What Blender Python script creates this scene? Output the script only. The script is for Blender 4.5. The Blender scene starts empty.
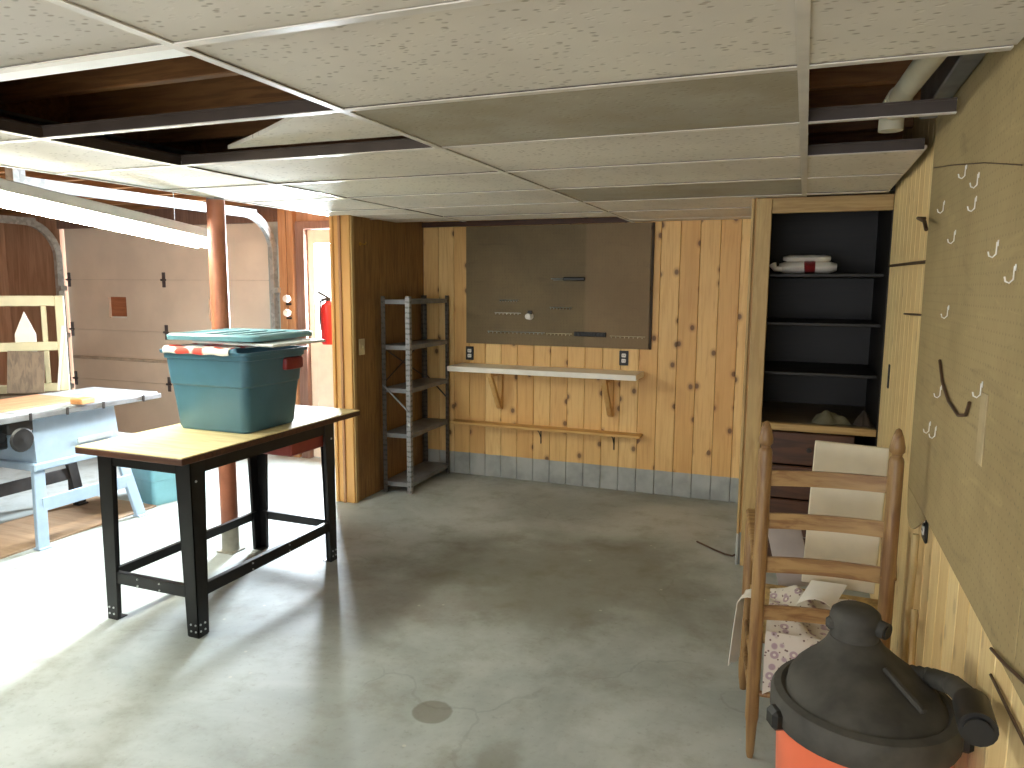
import bpy, bmesh, math, random
from mathutils import Vector, Matrix
random.seed(7)
PI = math.pi
SC = bpy.context.scene
COL = SC.collection

# ------------------------------------------------------------------ helpers
class MB:
    """collects shapes into one bmesh; M is applied to everything added"""
    def __init__(self, M=None):
        self.bm = bmesh.new(); self.M = M or Matrix.Identity(4)
    def _done(self, vs):
        for v in vs: v.co = self.M @ v.co
        return self
    def box(self, x0, x1, y0, y1, z0, z1, bev=0.0, R=None, seg=1):
        r = bmesh.ops.create_cube(self.bm, size=1.0)
        vs = r['verts']
        c = Vector(((x0+x1)/2, (y0+y1)/2, (z0+z1)/2)); s = (x1-x0, y1-y0, z1-z0)
        for v in vs: v.co = Vector((v.co.x*s[0], v.co.y*s[1], v.co.z*s[2]))
        if bev > 0:
            es = list({e for v in vs for e in v.link_edges})
            r = bmesh.ops.bevel(self.bm, geom=es, offset=bev, segments=seg, affect='EDGES', profile=0.5)
            vs = list({v for v in r['verts']} | {v for v in vs if v.is_valid})
        if R is not None:
            for v in vs: v.co = R @ v.co
        for v in vs: v.co = v.co + c
        return self._done(vs)
    def cbox(self, c, s, bev=0.0, R=None, seg=1):
        return self.box(c[0]-s[0]/2, c[0]+s[0]/2, c[1]-s[1]/2, c[1]+s[1]/2, c[2]-s[2]/2, c[2]+s[2]/2, bev, R, seg)
    def beam(self, a, b, w, t, up=(0,0,1), bev=0.0):
        """box from a to b; w across, t along 'up'"""
        a = Vector(a); b = Vector(b); d = b-a; L = d.length; d.normalize()
        u = Vector(up); s = d.cross(u)
        if s.length < 1e-5: s = d.cross(Vector((0,1,0)))
        s.normalize(); u = s.cross(d).normalized()
        R = Matrix((s, d, u)).transposed()
        c = (a+b)/2
        return self.cbox(c, (w, L, t), bev, R.to_3x3())
    def tube(self, pts, r, n=12, cap=True):
        pts = [Vector(p) for p in pts]
        rs = r if isinstance(r, (list, tuple)) else [r]*len(pts)
        rings = []; prev = None; allv = []
        for i, p in enumerate(pts):
            if i == 0: d = pts[1]-p
            elif i == len(pts)-1: d = p-pts[i-1]
            else: d = (pts[i+1]-p).normalized() + (p-pts[i-1]).normalized()
            d.normalize()
            if prev is None:
                s = d.cross(Vector((0,0,1)))
                if s.length < 1e-3: s = d.cross(Vector((0,1,0)))
            else:
                s = prev - d*prev.dot(d)
            s.normalize(); prev = s; u = d.cross(s)
            ring = [self.bm.verts.new(p + s*math.cos(2*PI*k/n)*rs[i] + u*math.sin(2*PI*k/n)*rs[i]) for k in range(n)]
            rings.append(ring); allv += ring
        for a, b in zip(rings, rings[1:]):
            for k in range(n): self.bm.faces.new((a[k], a[(k+1)%n], b[(k+1)%n], b[k]))
        if cap:
            self.bm.faces.new(list(reversed(rings[0]))); self.bm.faces.new(rings[-1])
        return self._done(allv)
    def lathe(self, prof, c=(0,0,0), n=32, axis='z'):
        c = Vector(c); rings = []; allv = []
        for r, z in prof:
            ring = []
            for k in range(n):
                a = 2*PI*k/n; x, y = math.cos(a)*max(r,1e-4), math.sin(a)*max(r,1e-4)
                p = Vector((x,y,z)) if axis=='z' else (Vector((z,x,y)) if axis=='x' else Vector((y,z,x)))
                ring.append(self.bm.verts.new(c+p))
            rings.append(ring); allv += ring
        for a, b in zip(rings, rings[1:]):
            for k in range(n): self.bm.faces.new((a[k], a[(k+1)%n], b[(k+1)%n], b[k]))
        self.bm.faces.new(list(reversed(rings[0]))); self.bm.faces.new(rings[-1])
        return self._done(allv)
    def prism(self, poly, h, M=None):
        """polygon in local xy extruded by h along local z, placed by M"""
        M = M or Matrix.Identity(4)
        a = [self.bm.verts.new(M @ Vector((x,y,0))) for x, y in poly]
        b = [self.bm.verts.new(M @ Vector((x,y,h))) for x, y in poly]
        n = len(poly)
        self.bm.faces.new(list(reversed(a))); self.bm.faces.new(b)
        for k in range(n): self.bm.faces.new((a[k], a[(k+1)%n], b[(k+1)%n], b[k]))
        return self._done(a+b)
    def sheet(self, fn, nu, nv, t=0.0):
        """grid surface fn(u,v) -> point; t thickness along -normal (solid)"""
        g = [[self.bm.verts.new(Vector(fn(i/nu, j/nv))) for j in range(nv+1)] for i in range(nu+1)]
        allv = [v for r in g for v in r]
        fs = []
        for i in range(nu):
            for j in range(nv):
                fs.append(self.bm.faces.new((g[i][j], g[i+1][j], g[i+1][j+1], g[i][j+1])))
        if t > 0:
            self.bm.normal_update()
            low = {}
            for v in allv: low[v] = self.bm.verts.new(v.co - v.normal*t)
            for f in fs: self.bm.faces.new([low[v] for v in reversed(f.verts)])
            edge = [g[i][0] for i in range(nu+1)] + [g[nu][j] for j in range(1,nv+1)] + [g[i][nv] for i in range(nu-1,-1,-1)] + [g[0][j] for j in range(nv-1,0,-1)]
            m = len(edge)
            for k in range(m):
                a, b = edge[k], edge[(k+1)%m]
                self.bm.faces.new((b, a, low[a], low[b]))
            allv += list(low.values())
        return self._done(allv)
    def build(self, name, mat, parent=None, smooth=False, angle=None):
        bm = self.bm
        bmesh.ops.recalc_face_normals(bm, faces=bm.faces[:])
        org = ORG.get(parent.name, Vector((0,0,0))) if parent else None
        if parent is None: org = Vector((0,0,0))
        for v in bm.verts: v.co -= org
        me = bpy.data.meshes.new(name); bm.to_mesh(me); bm.free()
        me.materials.append(mat)
        if smooth:
            for p in me.polygons: p.use_smooth = True
            try: me.set_sharp_from_angle(angle=angle or math.radians(40))
            except Exception: pass
        o = bpy.data.objects.new(name, me); COL.objects.link(o)
        if parent:
            o.parent = parent
        ORG[o.name] = org
        return o
ORG = {}
def thing(name, label, cat, loc=(0,0,0), group=None):
    o = bpy.data.objects.new(name, None); COL.objects.link(o)
    o.empty_display_size = 0.05
    o.location = loc; o['label'] = label; o['category'] = cat
    if group: o['group'] = group
    ORG[o.name] = Vector(loc)
    return o
def tag(o, label, cat, group=None):
    """a thing that is one mesh: move its origin to the mesh's base centre"""
    o['label'] = label; o['category'] = cat
    if group: o['group'] = group
    vs = o.data.vertices
    if o.parent is None and len(vs):
        c = Vector((sum(v.co.x for v in vs)/len(vs), sum(v.co.y for v in vs)/len(vs), min(v.co.z for v in vs)))
        for v in vs: v.co -= c
        o.location = c; ORG[o.name] = c.copy()
    return o
def struct(o, label=None):
    o['kind'] = 'structure'
    if label: o['label'] = label
    return o
def sroot(name):
    o = bpy.data.objects.new(name, None); COL.objects.link(o); o['kind'] = 'structure'; ORG[o.name] = Vector((0,0,0)); return o
def copy_tree(o, parent=None):
    c = o.copy(); COL.objects.link(c)
    if parent: c.parent = parent
    for ch in list(o.children): copy_tree(ch, c)
    return c
def Rz(a): return Matrix.Rotation(a, 4, 'Z')
def T(x, y, z): return Matrix.Translation((x,y,z))

# ------------------------------------------------------------------ materials
def lin(r, g, b):
    f = lambda c: (c/255/12.92) if c/255 <= 0.04045 else ((c/255+0.055)/1.055)**2.4
    return (f(r), f(g), f(b), 1.0)
class NT:
    def __init__(self, name):
        self.m = bpy.data.materials.new(name); self.m.use_nodes = True
        self.t = self.m.node_tree; self.n = self.t.nodes; self.l = self.t.links
        self.b = self.n['Principled BSDF']
        self._co = {}
    def add(self, typ, **k):
        nd = self.n.new(typ)
        for a, v in k.items(): setattr(nd, a, v)
        return nd
    def inp(self, s, v):
        if isinstance(v, bpy.types.NodeSocket): self.l.new(v, s)
        else: s.default_value = v
    def co(self, kind='Object'):
        if kind not in self._co:
            if kind == 'World': self._co[kind] = self.add('ShaderNodeNewGeometry').outputs['Position']
            else: self._co[kind] = self.add('ShaderNodeTexCoord').outputs[kind]
        return self._co[kind]
    def mapv(self, vec, scale=(1,1,1), loc=(0,0,0), rot=(0,0,0)):
        mp = self.add('ShaderNodeMapping'); self.inp(mp.inputs[0], vec)
        mp.inputs['Location'].default_value = loc; mp.inputs['Rotation'].default_value = rot; mp.inputs['Scale'].default_value = scale
        return mp.outputs[0]
    def noise(self, vec, scale, detail=3, rough=.55, dist=0):
        nd = self.add('ShaderNodeTexNoise'); self.inp(nd.inputs['Vector'], vec)
        nd.inputs['Scale'].default_value = scale; nd.inputs['Detail'].default_value = detail
        nd.inputs['Roughness'].default_value = rough; nd.inputs['Distortion'].default_value = dist
        return nd.outputs['Fac']
    def voro(self, vec, scale, feature='F1', out='Distance', rand=1.0):
        nd = self.add('ShaderNodeTexVoronoi', feature=feature); self.inp(nd.inputs['Vector'], vec)
        nd.inputs['Scale'].default_value = scale
        if 'Randomness' in nd.inputs: nd.inputs['Randomness'].default_value = rand
        return nd.outputs[out]
    def math(self, op, a, b=0.0, c=None, clamp=False):
        nd = self.add('ShaderNodeMath', operation=op, use_clamp=clamp)
        self.inp(nd.inputs[0], a); self.inp(nd.inputs[1], b)
        if c is not None: self.inp(nd.inputs[2], c)
        return nd.outputs[0]
    def step(self, v, lo, hi):
        """0 below lo, 1 above hi (or reversed)"""
        nd = self.add('ShaderNodeMapRange', clamp=True, interpolation_type='SMOOTHSTEP'); self.inp(nd.inputs[0], v)
        if lo <= hi:
            nd.inputs[1].default_value = lo; nd.inputs[2].default_value = hi; nd.inputs[3].default_value = 0; nd.inputs[4].default_value = 1
        else:
            nd.inputs[1].default_value = hi; nd.inputs[2].default_value = lo; nd.inputs[3].default_value = 1; nd.inputs[4].default_value = 0
        return nd.outputs[0]
    def mix(self, f, a, b, mode='MIX'):
        nd = self.add('ShaderNodeMix', data_type='RGBA', blend_type=mode)
        self.inp(nd.inputs['Factor'], f); self.inp(nd.inputs['A'], a); self.inp(nd.inputs['B'], b)
        return nd.outputs['Result']
    def xyz(self, vec):
        nd = self.add('ShaderNodeSeparateXYZ'); self.inp(nd.inputs[0], vec); return nd.outputs
    def comb(self, x, y, z):
        nd = self.add('ShaderNodeCombineXYZ')
        for i, v in enumerate((x,y,z)): self.inp(nd.inputs[i], v)
        return nd.outputs[0]
    def bump(self, h, strength=.3, dist=.01):
        nd = self.add('ShaderNodeBump'); self.inp(nd.inputs['Height'], h)
        nd.inputs['Strength'].default_value = strength; nd.inputs['Distance'].default_value = dist
        self.l.new(nd.outputs[0], self.b.inputs['Normal'])
    def out(self, col, rough=.6, metal=0.0, spec=None):
        self.inp(self.b.inputs['Base Color'], col); self.inp(self.b.inputs['Roughness'], rough)
        self.b.inputs['Metallic'].default_value = metal
        if spec is not None: self.b.inputs['Specular IOR Level'].default_value = spec
        return self.m
def plain(name, rgb, rough=.6, metal=0, var=.12, scale=8, spec=None, bump=0):
    n = NT(name); f = n.noise(n.co(), scale, 4)
    c = lin(*rgb); d = tuple(max(0,x*(1-2*var)) for x in c[:3])+(1,); e = tuple(min(1,x*(1+var)) for x in c[:3])+(1,)
    if bump: n.bump(n.noise(n.co(), scale*8, 3), bump, .004)
    return n.out(n.mix(n.step(f,.3,.7), d, e), rough, metal, spec)
def wood(name, rgb, rgb2, axis='z', scale=1.0, rough=.55, knots=False):
    n = NT(name); st = {'x':(1.2,14,14),'y':(14,1.2,14),'z':(14,14,1.2)}[axis]
    v = n.mapv(n.co(), tuple(s*scale for s in st))
    f = n.noise(v, 3.0, 5, .6, .6); g = n.noise(n.co(), 1.7*scale, 2)
    c = n.mix(n.step(f,.35,.68), lin(*rgb), lin(*rgb2))
    c = n.mix(n.step(g,.35,.7), c, n.mix(.5, c, lin(*rgb2)))
    n.bump(f, .12, .003)
    return n.out(c, rough)
def pine(name, u, width, offset, hues, paint=None, paint_z=.19, knots=1.0):
    """boards along z; u = world axis across the boards"""
    n = NT(name); P = n.xyz(n.co('World')); x = P['XYZ'.index(u.upper())]; z = P[2]
    s = n.math('DIVIDE', n.math('SUBTRACT', x, offset), width)
    k = n.math('FLOOR', s)
    wn = n.add('ShaderNodeTexWhiteNoise', noise_dimensions='1D'); n.inp(wn.inputs['W'], k); r = wn.outputs['Value']
    zz = n.math('ADD', z, n.math('MULTIPLY', r, 37.0))
    g = n.noise(n.comb(n.math('MULTIPLY', x, 30.0), 0.0, n.math('MULTIPLY', zz, 1.6)), 1.6, 5, .6, 1.0)
    base = n.mix(r, lin(*hues[0]), lin(*hues[1]))
    c = n.mix(n.math('MULTIPLY', n.step(g,.42,.75), .55), base, lin(*hues[2]))
    big = n.noise(n.comb(n.math('MULTIPLY', x, 5.0), 0.0, zz), 1.1, 2)
    c = n.mix(n.math('MULTIPLY', n.step(big,.5,.8), .5), c, lin(*hues[2]))
    # knots: sparse round spots inside each board
    kv = n.comb(n.math('MULTIPLY', x, 1/width), n.math('MULTIPLY', zz, 5.2), 0.0)
    kd = n.voro(kv, 1.0); wn2 = n.voro(kv, 1.0, out='Color')
    for q in (kd, wn2): q.node.voronoi_dimensions = '2D'
    keep = n.step(n.xyz(wn2)[0], .58, .60)
    ring = n.math('MULTIPLY', n.step(kd, .26, .09), keep)
    core = n.math('MULTIPLY', n.step(kd, .13, .08), keep)
    c = n.mix(n.math('MULTIPLY', ring, .45*knots), c, lin(150,92,45))
    c = n.mix(n.math('MULTIPLY', core, .7*knots), c, lin(66,36,20))
    if paint:
        wob = n.math('MULTIPLY', n.math('SUBTRACT', n.noise(n.co('World'), 9, 3), .5), .012)
        pm = n.step(n.math('ADD', z, wob), paint_z+.003, paint_z-.003)
        pn = n.noise(n.co('World'), 6, 4)
        c = n.mix(pm, c, n.mix(n.step(pn,.35,.7), lin(*paint), lin(*[int(q*.86) for q in paint])))
    n.bump(g, .08, .002)
    return n.out(c, .5)

def mat_concrete():
    n = NT('concrete'); p = n.co('World'); X = n.xyz(p)
    a = n.noise(p, .8, 6, .62, .4); b = n.noise(p, 4.0, 6, .65); c3 = n.noise(p, 38, 4, .6)
    c = n.mix(n.step(a,.34,.66), lin(148,155,151), lin(184,190,186))
    c = n.mix(n.math('MULTIPLY', n.step(b,.45,.75), .45), c, lin(122,118,98))
    # broad darker area mid nook floor: discolouration with the shade there painted in
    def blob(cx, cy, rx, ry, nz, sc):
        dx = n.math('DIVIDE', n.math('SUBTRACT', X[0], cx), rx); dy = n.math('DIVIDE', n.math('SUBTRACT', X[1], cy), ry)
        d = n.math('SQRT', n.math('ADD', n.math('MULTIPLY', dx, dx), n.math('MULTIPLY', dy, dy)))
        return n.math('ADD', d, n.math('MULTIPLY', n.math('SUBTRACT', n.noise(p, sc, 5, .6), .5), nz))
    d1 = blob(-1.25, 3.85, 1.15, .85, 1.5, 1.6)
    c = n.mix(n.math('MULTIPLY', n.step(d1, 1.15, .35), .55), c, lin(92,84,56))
    d3 = blob(-1.9, 3.2, .5, .35, 1.6, 3.0)
    c = n.mix(n.math('MULTIPLY', n.step(d3, 1.1, .4), .3), c, lin(104,84,60))
    d2 = blob(-1.25, 2.375, .077, .077, .22, 18)
    c = n.mix(n.math('MULTIPLY', n.step(d2, 1.08, .92), .55), c, lin(96,88,66))
    d4 = blob(-.9, 2.15, .09, .2, 1.2, 7)
    c = n.mix(n.math('MULTIPLY', n.step(d4, 1.1, .5), .4), c, lin(96,88,62))
    # hairline cracks and tar specks
    w = n.add('ShaderNodeVectorMath', operation='ADD'); n.inp(w.inputs[0], p)
    nn = n.add('ShaderNodeTexNoise'); n.inp(nn.inputs['Vector'], p); nn.inputs['Scale'].default_value = 3.2; nn.inputs['Detail'].default_value = 4
    sc = n.add('ShaderNodeVectorMath', operation='SCALE'); n.l.new(nn.outputs['Color'], sc.inputs[0]); sc.inputs['Scale'].default_value = .35
    n.l.new(sc.outputs[0], w.inputs[1])
    cr = n.voro(w.outputs[0], .9, 'DISTANCE_TO_EDGE')
    msk = n.step(n.noise(p, 1.3, 2), .5, .56)
    c = n.mix(n.math('MULTIPLY', n.math('MULTIPLY', n.step(cr, .009, .003), msk), .14), c, lin(84,80,66))
    sp = n.voro(p, 9.0); keep = n.step(n.noise(p, 2.5, 2), .54, .6)
    c = n.mix(n.math('MULTIPLY', n.math('MULTIPLY', n.step(sp,.09,.05), keep), .6), c, lin(198,196,182))
    c = n.mix(n.math('MULTIPLY', n.step(c3,.55,.75), .25), c, lin(110,106,90))
    n.bump(n.math('ADD', n.math('MULTIPLY', b, .6), n.math('MULTIPLY', c3, .4)), .15, .006)
    return n.out(c, n.math('ADD', .42, n.math('MULTIPLY', b, .3)), spec=.35)
def mat_tile(name, rgb, speck, dirt=None):
    n = NT(name); p = n.co('World')
    wv = n.mapv(p, (1,1,1)); d = n.noise(wv, 8, 3)
    v = n.voro(n.mapv(p, (34,58,1), rot=(0,0,.6)), 1.0); keep = n.noise(p, 14, 2)
    c = n.mix(n.step(n.noise(p, 1.3, 4), .35, .7), lin(*rgb), lin(*[int(q*.93) for q in rgb]))
    c = n.mix(n.math('MULTIPLY', n.math('MULTIPLY', n.step(v,.34,.14), n.step(keep,.42,.54)), .6), c, lin(*speck))
    if dirt:
        c = n.mix(n.step(n.noise(p, 2.2, 5, .6), .35, .7), c, lin(*dirt))
    h = n.math('SUBTRACT', 1.0, n.step(v,.34,.14))
    n.bump(h, .25, .004)
    return n.out(c, .9, spec=.1)
def mat_peg(name, rgb, rgb2, u):
    n = NT(name); p = n.co('World'); X = n.xyz(p); x = X['XYZ'.index(u.upper())]; z = X[2]
    fx = n.math('SUBTRACT', n.math('FRACT', n.math('DIVIDE', x, .0254)), .5); fz = n.math('SUBTRACT', n.math('FRACT', n.math('DIVIDE', z, .0254)), .5)
    d = n.math('SQRT', n.math('ADD', n.math('MULTIPLY', fx, fx), n.math('MULTIPLY', fz, fz)))
    hole = n.step(d, .13, .10)
    g = n.noise(p, 1.4, 5, .6); f = n.noise(n.mapv(p, (30,30,6)), 3, 4)
    c = n.mix(n.step(g,.35,.68), lin(*rgb), lin(*rgb2))
    c = n.mix(n.math('MULTIPLY', n.step(f,.5,.75), .3), c, lin(*[int(q*.75) for q in rgb]))
    st = n.noise(n.mapv(p, (2,1.4,7)), 2.2, 5, .65, .8)
    c = n.mix(n.math('MULTIPLY', n.step(st,.56,.72), .3), c, lin(*[int(q*.6) for q in rgb2]))
    c = n.mix(n.math('MULTIPLY', n.step(st,.42,.3), .25), c, lin(*[min(255,int(q*1.15)) for q in rgb]))
    c = n.mix(n.math('MULTIPLY', hole, .35), c, lin(50,40,24))
    if name == 'brown_hardboard': c = n.mix(n.math('MULTIPLY', n.step(x, -1.63, -1.61), .4), c, lin(140,114,84))
    return n.out(c, .65)
def emit(name, rgb, strength):
    m = bpy.data.materials.new(name); m.use_nodes = True; t = m.node_tree
    t.nodes.remove(t.nodes['Principled BSDF'])
    e = t.nodes.new('ShaderNodeEmission'); e.inputs[0].default_value = rgb; e.inputs[1].default_value = strength
    t.links.new(e.outputs[0], t.nodes['Material Output'].inputs[0]); return m
def mat_cloth_dots():
    n = NT('red_dotted_cloth'); v = n.voro(n.mapv(n.co(), (9,16,16)), 1.0, rand=.6)
    return n.out(n.mix(n.step(v,.52,.40), lin(228,222,212), lin(206,70,54)), .8)
def mat_print():
    n = NT('printed_fabric'); v = n.voro(n.co(), 26.0); w = n.voro(n.co(), 58.0)
    c = n.mix(n.step(v,.42,.32), lin(206,198,184), lin(166,144,150)); c = n.mix(n.step(v,.18,.12), c, lin(214,206,192))
    c = n.mix(n.step(w,.25,.18), c, lin(118,98,92)); return n.out(c, .9)
def mat_galv():
    n = NT('galvanised_steel'); v = n.voro(n.co(), 30, out='Color')
    c = n.mix(n.xyz(v)[0], lin(168,174,174), lin(200,206,206)); return n.out(c, .42, .75)

M = {}
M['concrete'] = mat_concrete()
PW = .1455
M['pine_back'] = pine('knotty_pine', 'x', PW, -3.07, ((236,202,136),(218,174,106),(194,140,78)), paint=(172,176,172), paint_z=.193)
M['pine_right'] = pine('pale_pine', 'y', .135, 4.42, ((236,212,156),(222,192,134),(204,166,104)), knots=.3)
M['veneer'] = wood('brown_panel_veneer', (150,114,66), (116,84,48), 'z')
M['trim'] = wood('pine_trim', (210,164,98), (204,154,88), 'z')
M['trim_pale'] = wood('pale_trim', (190,162,108), (164,134,84), 'z')
M['trim_x'] = wood('pale_trim_level', (176,148,96), (150,120,74), 'x')
M['stud'] = wood('orange_fir', (180,136,96), (156,112,76), 'z')
M['redbrown'] = wood('redwood_stain', (134,104,90), (112,84,72), 'z')
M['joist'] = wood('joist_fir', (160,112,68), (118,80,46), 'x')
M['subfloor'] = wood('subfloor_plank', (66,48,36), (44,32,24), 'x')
M['osb'] = wood('plywood_brown', (190,152,124), (160,120,92), 'z', .5)
M['tile'] = mat_tile('ceiling_tile', (222,215,200), (140,128,108))
M['tile_dirty'] = mat_tile('stained_tile', (178,171,154), (138,129,110), (156,147,126))
M['tee'] = plain('white_enamel_tee', (214,208,196), .4, 0, .06)
M['tee_web'] = plain('grey_brown_tee_web', (74,63,55), .5, .2, .1)
M['peg_back'] = mat_peg('brown_hardboard', (104,88,58), (120,102,68), 'x')
M['peg_right'] = mat_peg('tan_hardboard', (168,149,106), (150,131,90), 'y')
M['peg_dark'] = plain('dark_hardboard_edge', (58,44,26), .7)
M['black_steel'] = plain('black_painted_steel', (22,21,20), .38, .2, .2, 14)
M['bolt'] = plain('bright_zinc', (210,212,212), .3, .8, .05)
M['plytop'] = wood('worn_plywood', (224,208,158), (200,180,128), 'x')
M['plyedge'] = M['plytop']
M['teal'] = plain('teal_plastic', (66,108,126), .38, 0, .05, 5)
M['teal_lid'] = plain('teal_lid_plastic', (104,152,160), .35, 0, .06, 5)
M['maroon'] = plain('maroon_plastic', (128,34,36), .4)
M['milk'] = plain('milky_plastic', (226,230,226), .25, 0, .03)
M['cloth_red'] = mat_cloth_dots()
M['red_drawer'] = plain('red_brown_box', (142,58,48), .45, 0, .08)
M['pole'] = plain('brown_primer', (158,96,68), .45, .1, .12, 6)
M['pole_low'] = plain('bare_worn_steel', (150,146,132), .5, .3, .15)
M['grey_steel'] = plain('grey_shelf_enamel', (124,127,130), .45, .3, .12, 10)
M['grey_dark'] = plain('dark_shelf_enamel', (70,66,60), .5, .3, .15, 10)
def slotted(name, rgb):
    n = NT(name); X = n.xyz(n.co('World')); fz = n.math('FRACT', n.math('DIVIDE', X[2], .04))
    m = n.math('MULTIPLY', n.step(fz,.28,.34), n.step(fz,.72,.66)); g = n.noise(n.co('World'), 60, 2)
    return n.out(n.mix(n.math('MULTIPLY', n.math('MULTIPLY', m, n.step(g,.4,.5)), .55), lin(*rgb), lin(40,38,36)), .45, .3)
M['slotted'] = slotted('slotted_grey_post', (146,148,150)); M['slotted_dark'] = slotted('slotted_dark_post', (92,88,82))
M['laminate'] = plain('white_laminate', (236,232,218), .35, 0, .03)
M['bracket_wood'] = wood('bracket_pine', (214,176,112), (194,150,90), 'z')
M['ledge'] = wood('ledge_pine', (220,182,112), (196,150,84), 'x')
M['black'] = plain('black_plastic', (18,17,16), .45, 0, .2, 12)
M['vac_black'] = plain('dusty_black_plastic', (66,64,58), .75, 0, .22, 9)
M['white'] = plain('white_paint', (232,230,222), .5, 0, .04)
M['brass'] = plain('brass', (190,150,70), .3, .8)
M['ivory'] = plain('ivory_plate', (206,196,164), .4)
M['door_tan'] = plain('tan_door_paint', (224,208,190), .5, 0, .04, 2.5)
M['groove'] = plain('tan_groove', (190,174,156), .6)
M['window_wood'] = wood('boarded_pane', (176,112,76), (150,88,56), 'x')
M['hinge'] = plain('aged_hinge', (90,84,86), .5, .4)
M['galv'] = mat_galv()
M['grey_blue'] = plain('grey_blue_paint', (170,180,180), .5)
M['cream_door'] = plain('cream_door_paint', (232,216,196), .45, 0, .04)
M['fire_red'] = plain('fire_red_enamel', (188,32,28), .3, 0, .06)
M['saw_top'] = plain('pale_machined_iron', (190,198,202), .35, .3, .08, 7)
M['saw_blue'] = plain('pale_blue_grey_enamel', (154,176,196), .42, .05, .05)
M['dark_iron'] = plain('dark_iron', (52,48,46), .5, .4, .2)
M['cream_wood'] = plain('cream_sash_paint', (206,200,166), .5, 0, .05, 6)
M['bin_blue'] = plain('light_blue_bin', (120,176,188), .35, 0, .05)
M['ply_floor'] = wood('tan_plywood', (156,130,102), (134,108,82), 'x')
M['greywood'] = wood('weathered_board', (118,98,76), (84,68,52), 'z')
M['pinkwood'] = wood('pinkish_offcut', (206,150,112), (184,126,90), 'y')
M['orangewood'] = wood('orange_block', (216,160,104), (196,134,80), 'x')
M['chair_wood'] = wood('chair_maple', (156,124,78), (116,82,48), 'z', 1.0, .45)
M['chair_slat'] = wood('chair_slat_maple', (172,140,92), (128,92,56), 'x', 1.0, .45)
M['rush'] = plain('rush_seat', (186,158,104), .8, 0, .2, 30)
M['print'] = mat_print()
M['carton'] = plain('pale_card', (224,214,188), .8, 0, .05, 5)
M['card_grey'] = plain('grey_card', (176,166,158), .8, 0, .05)
M['paper'] = plain('white_paper', (232,228,218), .8, 0, .03)
M['dark_brown'] = wood('dark_brown_cabinet', (84,50,30), (58,34,20), 'x')
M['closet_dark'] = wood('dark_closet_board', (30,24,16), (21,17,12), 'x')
M['counter'] = wood('dusty_counter', (112,100,80), (88,78,62), 'x')
M['dark_cloth'] = plain('dark_cloth', (50,40,32), .9, 0, .2)
M['olive_cloth'] = plain('olive_cloth', (96,92,72), .9, 0, .2)
M['orange'] = plain('orange_plastic', (226,112,76), .35, 0, .05, 5)
M['pvc'] = plain('dull_white_pvc', (206,200,176), .4, 0, .06)
M['duct'] = plain('dull_duct', (120,126,132), .4, .6, .15)
M['wire'] = plain('brown_wire', (74,52,34), .5)
M['stick'] = wood('pale_stick', (216,196,146), (194,168,116), 'z')
M['tube'] = emit('fluorescent_tube_glow', (1.0,1.0,.88,1), 39.0)
M['bulb'] = emit('bulb_glow', (1.0,.97,.92,1), 40.0)
M['lamp_white'] = plain('lamp_enamel', (232,234,228), .35, 0, .03)
g = bpy.data.materials.new('window_glass'); g.use_nodes = True; gt = g.node_tree; gt.nodes.remove(gt.nodes['Principled BSDF'])
g1 = gt.nodes.new('ShaderNodeBsdfTransparent'); g2 = gt.nodes.new('ShaderNodeBsdfGlossy'); g2.inputs['Roughness'].default_value = .03
g3 = gt.nodes.new('ShaderNodeMixShader'); g3.inputs[0].default_value = .06
gt.links.new(g1.outputs[0], g3.inputs[1]); gt.links.new(g2.outputs[0], g3.inputs[2]); gt.links.new(g3.outputs[0], gt.nodes['Material Output'].inputs[0])
M['glass'] = g

# ------------------------------------------------------------------ dimensions of the room (metres)
YB = 5.74; ZC = 2.12; XR = .41; XP = -3.07; XG = -8.3; YF = -1.6; ZT = 2.62
YCL = 4.42   # face of the closet
TEES = [-2.47, -1.25, -.03]; XE = -3.2
ROW = [1.2523 + .61*k for k in range(-5, 8)]

# ------------------------------------------------------------------ the setting
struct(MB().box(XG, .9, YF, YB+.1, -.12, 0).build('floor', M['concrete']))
def boards_x(mb, x0, x1, y_face, z0, z1, pitch, off, t=.018):
    k = math.floor((x0-off)/pitch)
    while off+k*pitch < x1-1e-6:
        a = max(x0, off+k*pitch); b = min(x1, off+(k+1)*pitch)
        if b-a > .01: mb.box(a+.0012, b-.0012, y_face, y_face+t, z0, z1, .004)
        k += 1
wb = sroot('wall_back')
mb = MB(); boards_x(mb, XP, -.29, YB, 0, ZT, PW, XP); mb.build('board_panel', M['pine_back'], wb)
MB().box(XP, .9, YB+.02, YB+.08, 0, ZT).build('backing_panel', M['dark_brown'], wb)
# garage part of the same wall: rough plywood round the doors
gw = sroot('wall_garage')
mb = MB()
mb.box(XG, -7.44, YB, YB+.08, 0, ZT)
mb.box(-7.44, -4.58, YB+.03, YB+.08, 2.26, ZT)
mb.box(-3.62, XP, YB, YB+.08, 0, ZT)
mb.box(-4.58, -3.62, YB, YB+.08, 2.2, ZT)
mb.build('plywood_panel', M['osb'], gw)
MB().box(-7.44, -4.56, YB-.03, YB+.03, 2.2, 2.42, .004).build('header_beam', M['redbrown'], gw)
MB().box(-4.69, -4.55, YB-.03, YB+.06, 0, 2.26, .004).build('jamb_board', M['grey_blue'], gw)
MB().box(-4.545, -4.46, YB-.06, YB+.06, 0, ZT, .004).build('stud', M['stud'], gw)
MB().box(-4.452, -4.38, YB-.06, YB+.06, 0, ZT, .004).build('stud', M['stud'], gw)
struct(MB().box(XG-.08, XG, YF, YB+.1, 0, ZT).build('wall_left', M['osb']))
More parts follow.
